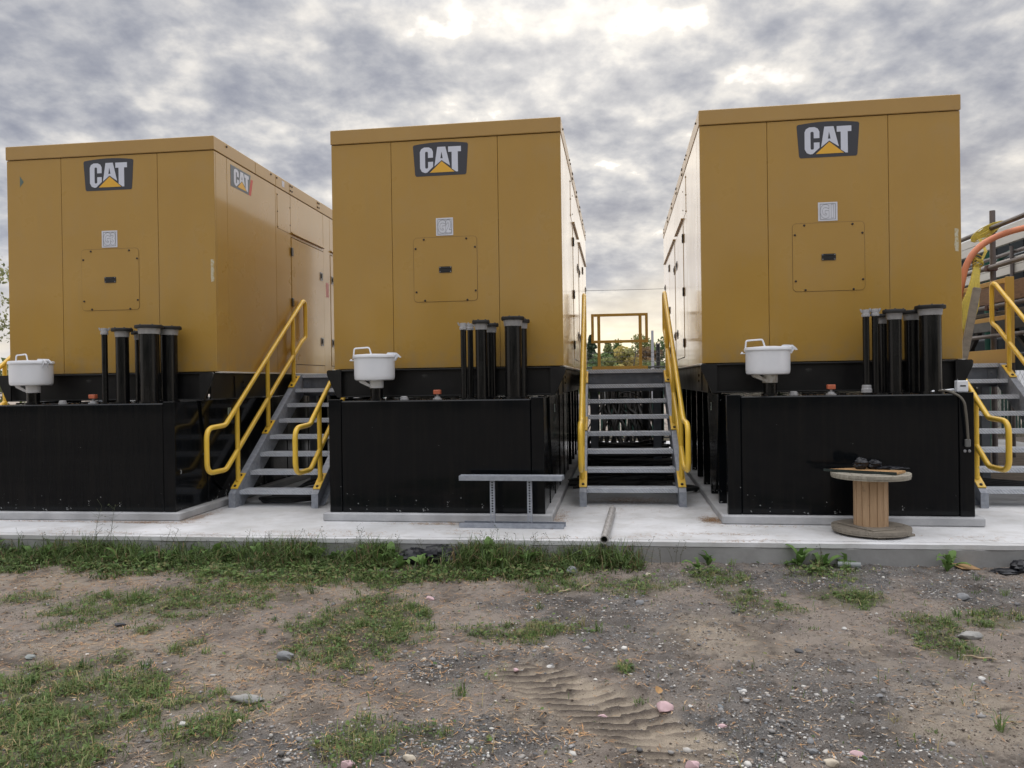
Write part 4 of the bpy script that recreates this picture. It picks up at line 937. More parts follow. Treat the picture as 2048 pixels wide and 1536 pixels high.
STM = {k: mat('stone_' + k, a, .8, base2=b, nscale=14, bump=.4, bscale=45) for k, (a, b) in STC.items()}
LAB = {0: 'largest pale pink stone, below the dead leaf', 1: 'small pink stone at the end of the tyre print', 2: 'pale pink stone at the bottom picture edge, upper of the two at its right', 3: 'pink stone cut by the bottom picture edge below the tyre print', 4: 'small pinkish stone to the right of the largest pink one', 5: 'pink stone at the bottom picture edge left of the cream stone', 6: 'cream stone near the bottom picture edge, left of centre', 7: 'white stone lying just above the tyre print', 8: 'small pale pink chip on brown soil in the middle distance', 9: 'grey stone beside the grass patch left of centre', 10: 'pale grey pointed flat stone near the left picture edge', 11: 'long flat pale stone slab sunk in brown soil at the left', 12: 'small white rounded stone right of the largest pink one', 13: 'rounded grey pebble near the bottom edge at the right', 14: 'cream flat stone at the bottom picture edge at the right', 15: 'flat grey stone slab sunk in soil beside grass at the right', 16: 'angular grey stone on gravel below the right picture bag', 17: 'white pebble on the bare soil at the right', 18: 'grey stone on gravel just below the weeds in the centre', 19: 'cream pebble on gravel below the lying steel pipe', 23: 'dark grey flat pebble beside the sandy patch', 24: 'dark flat stone on needles at the left', 28: 'tiny pink pebble at the upper end of the tyre print'}
for k, (x, y, w, kind) in enumerate(STONES):
    r = np.random.default_rng(300 + k)
    flat = .28 if kind == 'flat' else (.45 if kind in ('greypale', 'dark') else .62)
    asp = r.uniform(.6, .95) if kind != 'flat' else .5
    n_ = 1 + .30 * (fbm(SV2[:, 0] * 1.3 + 5 + k, SV2[:, 1] * 1.3 + 9 + SV2[:, 2], 900 + k, 3) - .5) * 2
    v = SV2 * n_[:, None]; cut = r.normal(size=(6, 3)); cut /= np.linalg.norm(cut, axis=1)[:, None]
    for c in cut:      # knapped faces
        dd = v @ c; over_ = np.clip(dd - r.uniform(.62, .85), 0, None); v = v - over_[:, None] * c
    v = v * np.array([w / 2, w / 2 * asp, w / 2 * flat])
    me = np_mesh('stone', v, SF2, 3); me.shade_smooth(); me.set_sharp_from_angle(angle=math.radians(30)); me.materials.append(STM[kind])
    o = link('stone', me); o.location = (x, y, gz(x, y) + w * flat * .22); o.rotation_euler = (r.uniform(-.15, .15), r.uniform(-.15, .15), r.uniform(-.4, .4))
    if k in LAB: tag(o, LAB[k], 'stone', 'larger stones on the soil')
    else: tag(o, 'small loose pebble among many lying on the gravelly soil', 'stone', 'small loose pebbles')

def scatter(n, x0, x1, y0, y1, dens, persp=True, bare=True):
    """random spots on the soil, denser where dens says; more of them near the camera side"""
    x = rng.uniform(x0, x1, n); y = rng.uniform(y0, y1, n)
    keep = rng.random(n) < dens(x, y); x, y = x[keep], y[keep]
    if bare: ok_ = rng.random(len(x)) > .75 * np.clip(track(x, y)[2], 0, 1); x, y = x[ok_], y[ok_]
    ok = (y < edge_y(x) - .015) & (np.abs(x) < y * .76 + .3); x, y = x[ok], y[ok]
    return x, y, height(x, y)
VX0, VX1, VY0, VY1 = -5.6, 5.2, 2.85, 7.5
# gravel
x, y, z = scatter(190000, VX0, VX1, VY0, VY1, lambda x, y: np.clip(.06 + .62 * patches(x, y, GRAV, seed=5) * np.clip(fbm(x * 4, y * 4, 15, 3) * 2.2 - .5, .1, 1) - .3 * patches(x, y, SAND, seed=9) - .2 * patches(x, y, BAND, seed=4), .018, 1) * (4.6 / np.maximum(y, 3)) ** 1.2)
n = len(x); sz = np.clip(.0028 + rng.exponential(.0021, n), .0028, .018)
big_ = rng.random(n) < .006; sz = np.where(big_, rng.uniform(.010, .019, n), sz)
sc = np.stack([sz * rng.uniform(.9, 1.5, n), sz * rng.uniform(.7, 1.1, n), sz * rng.uniform(.45, .75, n)], 1)
an = rng.uniform(0, 2 * PI, n); jit = 1 + rng.normal(0, .13, (n, 12))
P = IV[None] * jit[:, :, None] * sc[:, None, :]
ca, sa = np.cos(an)[:, None], np.sin(an)[:, None]
P = np.stack([P[..., 0] * ca - P[..., 1] * sa, P[..., 0] * sa + P[..., 1] * ca, P[..., 2]], 2) + np.stack([x, y, z + sc[:, 2] * .35], 1)[:, None, :]
print('gravel', n)
me = np_mesh('gravel', P.reshape(-1, 3), (IF[None] + (np.arange(n) * 12)[:, None, None]).reshape(-1, 3), 3); me.shade_smooth()
pal = np.array([(.24, .235, .23), (.165, .165, .17), (.33, .32, .31), (.12, .115, .11), (.45, .43, .40), (.62, .60, .56), (.28, .23, .19), (.22, .24, .255)])
pc = pal[rng.choice(8, n, p=[.24, .16, .18, .09, .11, .085, .085, .05])] * rng.uniform(.75, 1.2, (n, 1))
tint(me, np.repeat(pc, 12, 0)); me.materials.append(mat('gravel', (1, 1, 1), .85, attr='tint', spec=.3)); tag(link('gravel', me), kind='stuff')
# crumbs of earth and grit, eight-sided
OV = np.array([(1, 0, 0), (-1, 0, 0), (0, 1, 0), (0, -1, 0), (0, 0, 1), (0, 0, -1)], float)
OF = np.array([(0, 2, 4), (2, 1, 4), (1, 3, 4), (3, 0, 4), (2, 0, 5), (1, 2, 5), (3, 1, 5), (0, 3, 5)])
x, y, z = scatter(300000, VX0, VX1, VY0, VY1, lambda x, y: np.clip(.10 + .62 * np.clip(fbm(x * 5, y * 5, 95, 4) * 3.2 - 1.25, 0, 1) + .25 * patches(x, y, GRAV, seed=5) - .1 * patches(x, y, SAND, seed=9), .03, 1) * (3.9 / np.maximum(y, 3)) ** 1.8)
n = len(x); sz = np.clip(.0018 + rng.exponential(.0019, n), .0018, .011); an = rng.uniform(0, PI, n); ca, sa = np.cos(an)[:, None], np.sin(an)[:, None]
P = OV[None] * (1 + rng.normal(0, .22, (n, 6)))[:, :, None] * (sz[:, None] * np.array([1.1, .9, .65]))[:, None, :]
P = np.stack([P[..., 0] * ca - P[..., 1] * sa, P[..., 0] * sa + P[..., 1] * ca, P[..., 2]], 2) + np.stack([x, y, z + sz * .2], 1)[:, None, :]
me = np_mesh('soil_crumbs', P.reshape(-1, 3), (OF[None] + (np.arange(n) * 6)[:, None, None]).reshape(-1, 3), 3)
pc = np.array([(.25, .21, .175), (.14, .115, .095), (.38, .33, .28), (.32, .32, .32)])[rng.choice(4, n, p=[.4, .32, .18, .10])] * rng.uniform(.6, 1.3, (n, 1)); tint(me, np.repeat(pc, 6, 0)); me.materials.append(mat('soil_crumb', (1, 1, 1), .95, attr='tint', spec=.1)); tag(link('soil_crumbs', me), kind='stuff')
print('crumbs', n)

def blades(name, x, y, z, ln, wd, lean, cols, m, bend=.5, up=1.0):
    n = len(x); a = rng.uniform(0, 2 * PI, n); dx, dy = np.cos(a), np.sin(a)
    px, py = -dy, dx
    P = np.zeros((n, 5, 3)); b = np.stack([x, y, z - .004], 1)
    h1 = ln * .55; l1 = lean * ln * .35; l2 = lean * ln
    P[:, 0] = b - np.stack([px, py, 0 * px], 1) * wd[:, None] * .5; P[:, 1] = b + np.stack([px, py, 0 * px], 1) * wd[:, None] * .5
    mid_ = b + np.stack([dx * l1, dy * l1, h1 * up], 1); P[:, 2] = mid_ + np.stack([px, py, 0 * px], 1) * wd[:, None] * .42; P[:, 3] = mid_ - np.stack([px, py, 0 * px], 1) * wd[:, None] * .42
    P[:, 4] = b + np.stack([dx * l2, dy * l2, ln * up * np.clip(1 - bend * lean, .1, 1)], 1)
    i0 = (np.arange(n) * 5)[:, None]; f = np.concatenate([i0 + np.array([[0, 1, 2]]), i0 + np.array([[0, 2, 3]]), i0 + np.array([[3, 2, 4]])], 0)
    me = np_mesh(name, P.reshape(-1, 3), f, 3); tint(me, np.repeat(cols, 5, 0)); me.materials.append(m); o = link(name, me); return tag(o, kind='stuff')
def leafmat(name):
    m = mat(name, (1, 1, 1), .6, attr='tint', spec=.3); t = m.node_tree; b = t.nodes['Principled BSDF']
    tr = t.nodes.new('ShaderNodeBsdfTranslucent'); mxs = t.nodes.new('ShaderNodeMixShader'); mxs.inputs[0].default_value = .3
    src = b.inputs['Base Color'].links[0].from_socket; t.links.new(src, tr.inputs[0])
    o = t.nodes['Material Output']; t.links.new(b.outputs[0], mxs.inputs[1]); t.links.new(tr.outputs[0], mxs.inputs[2]); t.links.new(mxs.outputs[0], o.inputs[0]); return m
GRM = leafmat('grass_blade')
gd = lambda x, y: patches(x, y, GRASS, seed=3, nz=1.0, scale=8) * np.clip(fbm(x * 9, y * 9, 35, 3) * 2.6 - .75, 0, 1) + .004
x, y, z = scatter(480000, VX0, VX1, VY0, VY1, lambda x, y: gd(x, y) * .9 * (4.2 / np.maximum(y, 3.2)) ** .6)
n = len(x); gcol = np.array([(.125, .185, .055), (.165, .23, .07), (.09, .14, .044), (.28, .26, .12), (.42, .35, .18)])[rng.choice(5, n, p=[.31, .25, .20, .13, .11])] * rng.uniform(.7, 1.25, (n, 1))
tall = np.clip(rng.gamma(3.5, .0125, n), .014, .10) * np.where(y < 4.2, 1.15, .85)
blades('grass', x, y, z, tall, rng.uniform(.0026, .0052, n), rng.uniform(.2, 1.3, n), gcol, GRM)
# tufts standing out of the turf, some of them dead
cx, cy, cz = scatter(5200, VX0, VX1, VY0, VY1, lambda x, y: np.clip(gd(x, y) * 1.2 + .012, 0, 1))
m_ = 22; nc_ = len(cx); x = np.repeat(cx, m_) + rng.normal(0, .016, nc_ * m_); y = np.repeat(cy, m_) + rng.normal(0, .016, nc_ * m_); z = np.repeat(cz, m_)
hgt = np.repeat(rng.gamma(3, .017, nc_), m_) * rng.uniform(.5, 1.25, nc_ * m_); kind_ = np.repeat(rng.choice(4, nc_, p=[.4, .3, .15, .15]), m_)
gcol = np.array([(.13, .20, .058), (.175, .245, .075), (.33, .29, .15), (.085, .15, .05)])[kind_] * rng.uniform(.7, 1.25, (nc_ * m_, 1))
blades('grass_tufts', x, y, z, np.clip(hgt, .015, .13), rng.uniform(.0025, .005, nc_ * m_), rng.uniform(.15, 1.2, nc_ * m_), gcol, GRM)
# band of low weeds along the pad
bd_ = lambda x, y: patches(x, y, BAND, seed=4, nz=.8, scale=5) * np.clip(fbm(x * 7, y * 7, 36, 3) * 2.6 - .55, 0.05, 1) * np.clip((np.hypot((x + .735) / .30, (y - 6.78) / .15) - .85) * 4, 0, 1)      # kept clear of the bag
x, y, z = scatter(260000, VX0, 1.8, 6.0, 7.5, lambda x, y: bd_(x, y) * .5)
n = len(x); gcol = np.array([(.105, .165, .05), (.14, .205, .062), (.08, .12, .042), (.24, .19, .095), (.19, .13, .08)])[rng.choice(5, n, p=[.36, .24, .24, .09, .07])] * rng.uniform(.65, 1.3, (n, 1))
near_pad = np.clip(1 - (edge_y(x) - y) / .45, 0, 1) * np.clip(fbm(x * 3, y * 3, 39, 3) * 3 - .8, .1, 1.4)
blades('weeds', x, y, z, np.clip(rng.gamma(3, .013, n) * (1 + 4.2 * near_pad), .015, .30), rng.uniform(.004, .012, n), rng.uniform(.2, 1.4, n), gcol, GRM)
# clover-like rosettes: small round leaves lying in the turf
gd2 = lambda x, y: np.maximum(gd(x, y) * (np.hypot((x + .735) / .30, (y - 6.78) / .15) > 1), bd_(x, y))
x, y, z = scatter(230000, VX0, VX1, VY0, VY1, lambda x, y: gd2(x, y) * .62)
n = len(x); r0 = rng.uniform(.005, .013, n) * np.where(y > 6.2, 1.5, 1.0); a = rng.uniform(0, 2 * PI, n); tl = rng.uniform(-.5, .5, (n, 2)); hz = rng.uniform(.006, .03, n) * np.where(y > 6.2, 1.8, 1)
ring = np.array([(1.2, 0), (.5, .75), (-.6, .6), (-1, 0), (-.6, -.6), (.5, -.75)])
ux = ring[None, :, 0] * r0[:, None]; uy = ring[None, :, 1] * r0[:, None]
X = ux * np.cos(a)[:, None] - uy * np.sin(a)[:, None]; Y = ux * np.sin(a)[:, None] + uy * np.cos(a)[:, None]
P = np.stack([x[:, None] + X, y[:, None] + Y, (z + hz)[:, None] + X * tl[:, :1] + Y * tl[:, 1:]], 2)
i0 = (np.arange(n) * 6)[:, None]; f = np.concatenate([i0 + np.array([[0, 1, 2]]), i0 + np.array([[0, 2, 3]]), i0 + np.array([[0, 3, 4]]), i0 + np.array([[0, 4, 5]])], 0)
me = np_mesh('clover', P.reshape(-1, 3), f, 3); gcol = np.array([(.105, .175, .05), (.14, .215, .062), (.08, .13, .042), (.19, .20, .08)])[rng.choice(4, n)] * rng.uniform(.7, 1.25, (n, 1))
tint(me, np.repeat(gcol, 6, 0)); me.materials.append(GRM); tag(link('ground_cover', me), kind='stuff')
# pine needles
def needles(name, x, y, z, ln, cols):
    n = len(x); a = rng.uniform(0, 2 * PI, n); h = ln * .5; tz = rng.uniform(-.14, .18, n); w = rng.uniform(.0014, .0026, n)
    d = np.stack([np.cos(a) * h, np.sin(a) * h, tz * h], 1); p = np.stack([-np.sin(a), np.cos(a), 0 * a], 1) * w[:, None]
    c = np.stack([x, y, z + .006 + np.abs(tz) * h], 1); bow = np.stack([-np.sin(a), np.cos(a), .3 + 0 * a], 1) * (ln * rng.uniform(-.12, .12, n))[:, None]
    P = np.stack([c - d, c + p + bow, c + d, c - p + bow], 1); i0 = (np.arange(n) * 4)[:, None]; f = i0 + np.array([[0, 1, 2, 3]])
    me = np_mesh(name, P.reshape(-1, 3), f, 4); tint(me, np.repeat(cols, 4, 0)); me.materials.append(NDM); tag(link(name, me), kind='stuff')
NDM = mat('pine_needle', (1, 1, 1), .7, attr='tint')
x, y, z = scatter(150000, VX0, VX1, VY0, VY1, lambda x, y: np.clip(.05 + .55 * patches(x, y, NEED, seed=13, nz=1.0) * np.clip(fbm(x * 6, y * 6, 45, 3) * 3 - 1, .05, 1) + .10 * (x < .3), 0, 1) * (4.4 / np.maximum(y, 3)) ** .8)
n = len(x); nc = np.array([(.50, .28, .12), (.42, .22, .09), (.55, .37, .20), (.30, .19, .11)])[rng.choice(4, n)] * rng.uniform(.7, 1.25, (n, 1))
needles('pine_needles', x, y, z, rng.uniform(.02, .075, n), nc)
# needles drifted onto the pad and tank tops
xs, ys, zs = [], [], []
def drift(cx, cy, rx, ry, n, z0, ang=YAW):
    u = rng.normal(0, rx, n); v = rng.normal(0, ry, n); xs.append(cx + u * math.cos(ang) - v * math.sin(ang)); ys.append(cy + u * math.sin(ang) + v * math.cos(ang)); zs.append(np.full(n, z0))
for l, d, rx, ry, n in ((0, -.73, .7, .02, 420), (.9, -.75, .25, .03, 420), (1.28, -.45, .05, .22, 450), (-.9, -1.0, .12, .03, 60)):
    p = gw(0, l, d); drift(p.x, p.y, rx, ry, n, .001)
p = gw(1, .2, -.74); drift(p.x, p.y, .35, .03, 420, .001); p = gw(1, 2.0, .85); drift(p.x, p.y, .26, .13, 1300, .001); p = gw(1, 2.0, .7); drift(p.x, p.y, .4, .3, 120, .001)
p = gw(2, -1.27, -.45); drift(p.x, p.y, .06, .10, 700, .001); p = gw(2, -.85, -.75); drift(p.x, p.y, .3, .03, 90, .001); p = gw(1, 1.26, -.4); drift(p.x, p.y, .05, .25, 420, .001); p = gw(1, 1.8, .2); drift(p.x, p.y, .5, .3, 120, .001)
for k in range(26):
    xx = -5 + 9.4 * rng.random(); drift(xx, edge_y(xx) + rng.uniform(.03, .4), .16, .035, 40, .001)
for i in range(3):
    p = gw(i, -.1, -.45); drift(p.x, p.y, .55, .06, 200 if i < 2 else 260, 1.257)
x = np.concatenate(xs); y = np.concatenate(ys); z = np.concatenate(zs); n = len(x)
needles('drifted_needles', x, y, z - .005, rng.uniform(.02, .07, n), np.array([(.36, .19, .08), (.27, .14, .06), (.42, .28, .15)])[rng.choice(3, n)] * rng.uniform(.7, 1.2, (n, 1)))

# broad-leaved plants by the pad: each leaf its own part
LM = [leafmat('dock_leaf'), leafmat('dock_leaf_pale')]
def leaf_mesh(seed, ln, wd, curl):
    r = np.random.default_rng(seed); k = 7; P = []; Cc = []
    for j in range(k + 1):
        t = j / k; w = wd * (math.sin(PI * min(1, t * .92 + .05)) ** .8) * (1 + .1 * r.normal()) * .5; w = max(w, .002)
        yy = ln * t * (1 - .18 * curl * t); zz_ = ln * (curl * (t * .95 - t * t * .75) + .10 * t)
        P += [(-w, yy, zz_ + w * .35 + .004 * r.normal()), (0, yy, zz_), (w, yy, zz_ + w * .35 + .004 * r.normal())]
    f = []
    for j in range(k):
        for s in (0, 1): f.append((j * 3 + s, j * 3 + s + 1, j * 3 + s + 4, j * 3 + s + 3))
    me = np_mesh('leaf', np.array(P), np.array(f), 4); me.shade_smooth()
    c = np.array([(.095, .175, .045), (.125, .21, .06), (.075, .14, .04)])[seed % 3] * r.uniform(.85, 1.2); tint(me, np.repeat(c[None], len(P), 0)); me.materials.append(LM[seed % 2]); return me
LEAVES = [leaf_mesh(k, l, w, c) for k, (l, w, c) in enumerate(((.15, .055, 1.1), (.19, .065, .9), (.12, .05, 1.3), (.10, .042, .7), (.16, .05, 1.5), (.13, .06, .6)))]
PLB = {17: 'cluster of dark green broad leaves against the pad left of the reel, tallest there', 18: 'broad-leaved plant beside the tallest cluster left of the reel', 19: 'low leafy plant at the foot of the pad below the G1 tank corner', 22: 'leafy plant against the pad near the right picture edge', 13: 'tall dock plant with one upright leaf below the cable tray', 14: 'pale broad-leaved plant at the foot of the tall dock plant', 15: 'star-shaped leafy plant below the end of the steel pipe', 26: 'dark leafy plant just below the reel', 24: 'broad-leaved plant beside the torn black bag'}
for k, (px, py) in enumerate(PL):
    rr = random.Random(500 + k); py = min(py, edge_y(px) - (.07 if k in PLB else rr.uniform(.06, .22)))
    s = (1.25 if k in (13, 17) else 1.0 if k in PLB else rr.uniform(.75, 1.05))
    lab = PLB.get(k, 'low broad-leaved weed in the green strip along the pad, left of the cable tray' if px < -.3 else 'low broad-leaved weed below the lying steel pipe')
    p = thing('broadleaf_plant', lab, 'plant', (px, py, gz(px, py) - .01), rr.uniform(0, 6), 'broad-leaved weeds along the pad')
    for q in range(9 if k in (13, 17, 15) else 7):
        lf_ = link('leaf', LEAVES[rr.randrange(6)], p); lf_.rotation_euler = (rr.uniform(-.1, .85) if k != 15 else rr.uniform(-.2, .2), rr.uniform(-.2, .2), q * 2.4 + rr.uniform(-.3, .3)); lf_.location = (0, 0, .01); v = s * rr.uniform(.75, 1.15); lf_.scale = (v, v, v)
# the leafy strip along the pad goes on to the left
for k in range(34):
    rr = random.Random(700 + k); px = -5.2 + 5.1 * (k + rr.random()) / 34; px = px - .35 if -1.05 < px < -.42 else px; py = edge_y(px) - rr.choice((.06, .10, .16, .26, .36))
    p = thing('broadleaf_plant', 'low broad-leaved weed in the green strip along the pad, left of the cable tray', 'plant', (px, py, gz(px, py) - .01), rr.uniform(0, 6), 'broad-leaved weeds along the pad')
    for q in range(7):
        lf_ = link('leaf', LEAVES[rr.randrange(6)], p); lf_.rotation_euler = (rr.uniform(-.1, .8), rr.uniform(-.25, .25), q * 2.4 + rr.uniform(-.4, .4)); lf_.location = (0, 0, .01); v = rr.uniform(.6, 1.25); lf_.scale = (v, v, v)
# tall thin seed stalks in front of the pad
mb = MB(); tp = []
rr = random.Random(9); STALK = mat('dry_stalk', (.10, .085, .05), .8, base2=(.07, .09, .04), nscale=5); lv = []
def stalk(x, y, h, sp):
    z = gz(x, y); a = rr.uniform(0, 6.28); pts = [(x + math.cos(a) * sp * t * t * h, y + math.sin(a) * sp * .4 * t * t * h, z + h * t) for t in (0, .35, .7, 1)]
    mb.tube(pts, [.0022, .002, .0016, .001], 4)
    for q in range(int(h * 34)):
        t = rr.uniform(.35, 1); i = min(2, int(t * 3)); c = Vector(pts[i]).lerp(Vector(pts[i + 1]), t * 3 - i if i < 3 else 1)
        b = c + Vector((rr.uniform(-.05, .05), rr.uniform(-.04, .04), rr.uniform(.0, .045))) * (h / .35)
        mb.tube([c, b], .0008, 3); lv.append(b)
for x, h, nst_, ox in ((-3.95, .46, 5, .10), (-3.3, .26, 6, .12), (-2.6, .25, 6, .16), (-2.2, .30, 7, .2), (-1.75, .26, 7, .18), (-1.45, .28, 6, .15), (-1.05, .24, 6, .12), (-.75, .2, 4, .1), (-.1, .27, 10, .16), (.2, .27, 12, .16), (.5, .25, 8, .14), (.85, .25, 7, .16), (1.1, .22, 6, .14), (1.35, .18, 5, .12), (2.6, .26, 2, .04), (-4.6, .3, 5, .2), (-3.0, .2, 4, .1)):
    for q in range(nst_): xx = x + rr.uniform(-ox, ox); stalk(xx, edge_y(xx) - rr.uniform(.02, .16), h * rr.uniform(.6, 1.15), rr.uniform(.1, .45))
for b in lv:
    s = rr.uniform(.003, .0065); q = Matrix.Rotation(rr.uniform(0, 6), 3, 'Z') @ Matrix.Rotation(rr.uniform(0, 3), 3, 'X')
    mb.add([b + q @ Vector((-s, -s, 0)), b + q @ Vector((s * 1.4, -s * .4, 0)), b + q @ Vector((0, s * 1.3, 0))], [(0, 1, 2)])
tag(mb.build('seed_weeds', STALK), kind='stuff')
# ------------------------------------------------------------------ background: trees, fence, lines, yard
BARK = mat('bark', (.075, .06, .048), .9, base2=(.13, .115, .10), nscale=9)
TREEM = leafmat('tree_leaf')
def crown_mesh(seed, h, r, base, n, leaf, pal_, conifer=False):
    r_g = np.random.default_rng(seed)
    if conifer:
        t = r_g.random(n) ** .7; z = base + (h - base) * t; rad = r * (1 - t) ** .85 * np.sqrt(r_g.random(n)) * (.75 + .35 * np.sin(t * 40)) + .05; a = r_g.uniform(0, 2 * PI, n)
        c = np.stack([rad * np.cos(a), rad * np.sin(a), z - rad * .25], 1); cl_ = np.zeros(n, int); nb = 1
    else:
        nb = 17; cc = []
        for k in range(nb):
            t = r_g.random(); zc_ = base + (h - base) * (.12 + .82 * t); rr_ = r * math.sin(PI * min(.97, .22 + .70 * t)) * r_g.uniform(.25, .92); a = r_g.uniform(0, 2 * PI)
            cc.append((rr_ * math.cos(a), rr_ * math.sin(a), zc_))
        cc = np.array(cc); cl_ = r_g.integers(0, nb, n); q = r_g.normal(0, 1, (n, 3)); q /= np.linalg.norm(q, axis=1)[:, None]
        c = cc[cl_] + q * (r_g.random(n) ** .45)[:, None] * np.array([r * .36, r * .36, (h - base) * .13])
    nrm = r_g.normal(0, 1, (n, 3)); nrm /= np.linalg.norm(nrm, axis=1)[:, None]; u = np.cross(nrm, r_g.normal(0, 1, (n, 3))); u /= np.linalg.norm(u, axis=1)[:, None]; v = np.cross(nrm, u)
    s = leaf * r_g.uniform(.6, 1.3, n)[:, None]
    P = np.stack([c - u * s, c + v * s * .6, c + u * s, c - v * s * .6], 1); f = (np.arange(n) * 4)[:, None] + np.array([[0, 1, 2, 3]])
    me = np_mesh('crown', P.reshape(-1, 3), f, 4)
    pl2 = np.array(pal_); cluster = pl2[r_g.integers(0, len(pal_), nb)] * r_g.uniform(.75, 1.25, (nb, 1)); col = cluster[cl_] * r_g.uniform(.7, 1.3, (n, 1)); tint(me, np.repeat(col, 4, 0)); me.materials.append(TREEM); return me
GREEN = [(.12, .19, .075), (.16, .23, .09), (.10, .15, .07), (.18, .23, .09)]
YEL = [(.40, .34, .12), (.32, .31, .12), (.44, .36, .13)]; RED = [(.25, .175, .10), (.28, .20, .11), (.20, .18, .095)]; DARK = [(.045, .075, .05), (.06, .09, .055)]; OLIVE = [(.20, .24, .10), (.24, .26, .11), (.15, .19, .085)]
def tree(x, y, h, r, pal_, label, seed, n=1500, leaf=.16, conifer=False, base=.28, group='trees beyond the fence'):
    t = thing('tree', label, 'tree', (x, y, -.2), seed * 1.3, group)
    mb = MB(); rr = random.Random(seed)
    mb.tube([(0, 0, 0), (.05 * h * .1, 0, h * .4), (0, .02 * h, h * .92)], [.035 * h * .5, .022 * h * .5, .005 * h], 7)
    for k in range(6 if not conifer else 0):
        a = rr.uniform(0, 6.28); z0 = h * rr.uniform(.3, .65); mb.tube([(0, 0, z0), (math.cos(a) * r * .45, math.sin(a) * r * .45, z0 + h * .12), (math.cos(a) * r * .8, math.sin(a) * r * .8, z0 + h * .2)], [.012 * h * .6, .007 * h * .6, .003 * h], 5)
    mb.build('trunk', BARK, t); link('crown', crown_mesh(seed, h, r, h * base, n, leaf, pal_, conifer), t); return t
def px(u, Y): return (u - 1024) / 1519 * Y
def pz(u, v, Y): return EYE + (757 - v) / 1519 * Y + .0
T = [(1183, 70, 652, 2.2, DARK, 'dark narrow conifer at the left of the gap between the cabinets', True), (1204, 64, 697, 2.0, GREEN, 'low round green tree beside the dark conifer', False), (1220, 78, 664, 1.2, OLIVE, 'thin sparse tree sticking up behind the yellow one', False), (1240, 82, 668, 1.6, GREEN, 'slender green tree behind the yellow one, left of the tallest', False),
     (1254, 60, 682, 2.2, YEL, 'bright yellow autumn tree in the middle of the gap', False), (1276, 84, 656, 3.0, OLIVE, 'tallest green tree in the gap, behind the reddish one', False), (1292, 66, 679, 2.0, RED, 'reddish brown autumn tree right of the yellow one', False), (1324, 70, 657, 2.6, GREEN, 'green tree at the right of the gap against the G1 cabinet', False), (1222, 56, 706, 2.0, OLIVE, 'low olive bush in front of the yellow tree', False), (1302, 52, 712, 2.0, OLIVE, 'low olive bush below the reddish tree', False), (1180, 50, 708, 1.6, GREEN, 'low green bush at the left end of the fence in the gap', False)]
for k, (u, Y, v, r, p, lab, con) in enumerate(T):
    tree(px(u, Y), Y, (pz(u, v, Y) + .2) * .88, r * .9, p, lab, 60 + k, 2600 if not con else 2200, .15, con, .12)
k = 0
for x in np.arange(-7, 26, 3.4):       # the wood goes on either side, behind the cabinets
    if 5.2 < x < 13.6: continue
    k += 1; h = 4.2 + 1.8 * random.Random(k).random()
    tree(float(x), 66 + 9 * random.Random(k + 50).random(), h, 2.1, [GREEN, OLIVE, RED, GREEN][k % 4], 'tree in the wood behind the generator cabinets', 200 + k, 900, .22, k % 5 == 0, .12)
tree(-14.75, 20.5, 5.4, 1.75, [(.19, .21, .10), (.25, .26, .12), (.15, .17, .09)], 'thin tree at the left picture edge, mostly out of frame', 33, 1500, .065, False, .5, 'trees nearer than the fence')
tree(-16.9, 24, 2.5, 2.2, OLIVE, 'low bush at the left picture edge behind the black tank', 34, 1800, .10, False, .05, 'trees nearer than the fence')
tree(18.1, 30.5, 3.3, .9, OLIVE, 'small tree seen under the scaffold at the right picture edge', 35, 1300, .09, False, .12, 'trees nearer than the fence')

# fence on a kerb behind the pad, barbed wire on its arms
FY = 19.0; fx0, fx1 = -4.0, 17.5
kb = MB().box(fx0, fx1, FY + .5, FY + .75, -.4, .06, .02).build('kerb', mat('cream_concrete', (.52, .48, .38), .85, base2=(.42, .39, .31), nscale=4)); tag(kb, kind='structure')
fe = thing('chain_link_fence', 'dark fence with barbed wire arms and green slats behind the middle walkway', 'fence', (0, FY, -.18))
DARKM = mat('fence_dark', (.03, .032, .034), .5, .4); WIRE = mat('fence_wire', (.20, .20, .20), .45, .7)
x = fx0; k = 0
while x <= fx1:
    MB().tube([(x, 0, 0), (x, 0, 1.95)], .032, 8).build('fence_post', DARKM, fe)
    MB().tube([(x, 0, 1.93), (x, -.02, 1.97), (x + .02, -.30, 2.32)], .014, 5).build('barb_arm', WIRE, fe); x += 2.35
for z in (.15, 1.0, 1.92): MB().tube([(fx0, 0, z), (fx1, 0, z)], .02, 6).build('fence_rail', DARKM, fe)
for q in range(3):
    yy, z0 = -.08 - .1 * q, 2.06 + .11 * q
    mb = MB(); nseg = 40; pts = [(fx0 + (fx1 - fx0) * s / nseg, yy, z0 + .012 * math.sin(s * 2.1)) for s in range(nseg + 1)]; mb.tube(pts, .0065, 4)
    for s in range(150):
        xx = fx0 + (fx1 - fx0) * s / 150; mb.tube([(xx - .012, yy, z0 - .03), (xx + .012, yy, z0 + .03)], .004, 3)
    tag(mb.build('barbed_wire', WIRE, fe), kind='stuff')
mb = MB()
rr = random.Random(4); xx = fx0
while xx < fx1:
    w_ = .055; 
    if rr.random() < .9: mb.box(xx, xx + w_, -.012 + .02 * (rr.random() - .5), -.004 + .012, .16 + rr.random() * .05, 1.35 + rr.uniform(-.3, .1))
    xx += .085
tag(mb.build('privacy_slats', GREENPL, fe), kind='stuff')
mb = MB(); xx = fx0
while xx < fx1: mb.tube([(xx, .02, .02), (xx + .9, .02, 1.9)], .0035, 3); mb.tube([(xx + .9, .022, .02), (xx, .022, 1.9)], .0035, 3); xx += .11
tag(mb.build('chain_link', WIRE, fe), kind='stuff')
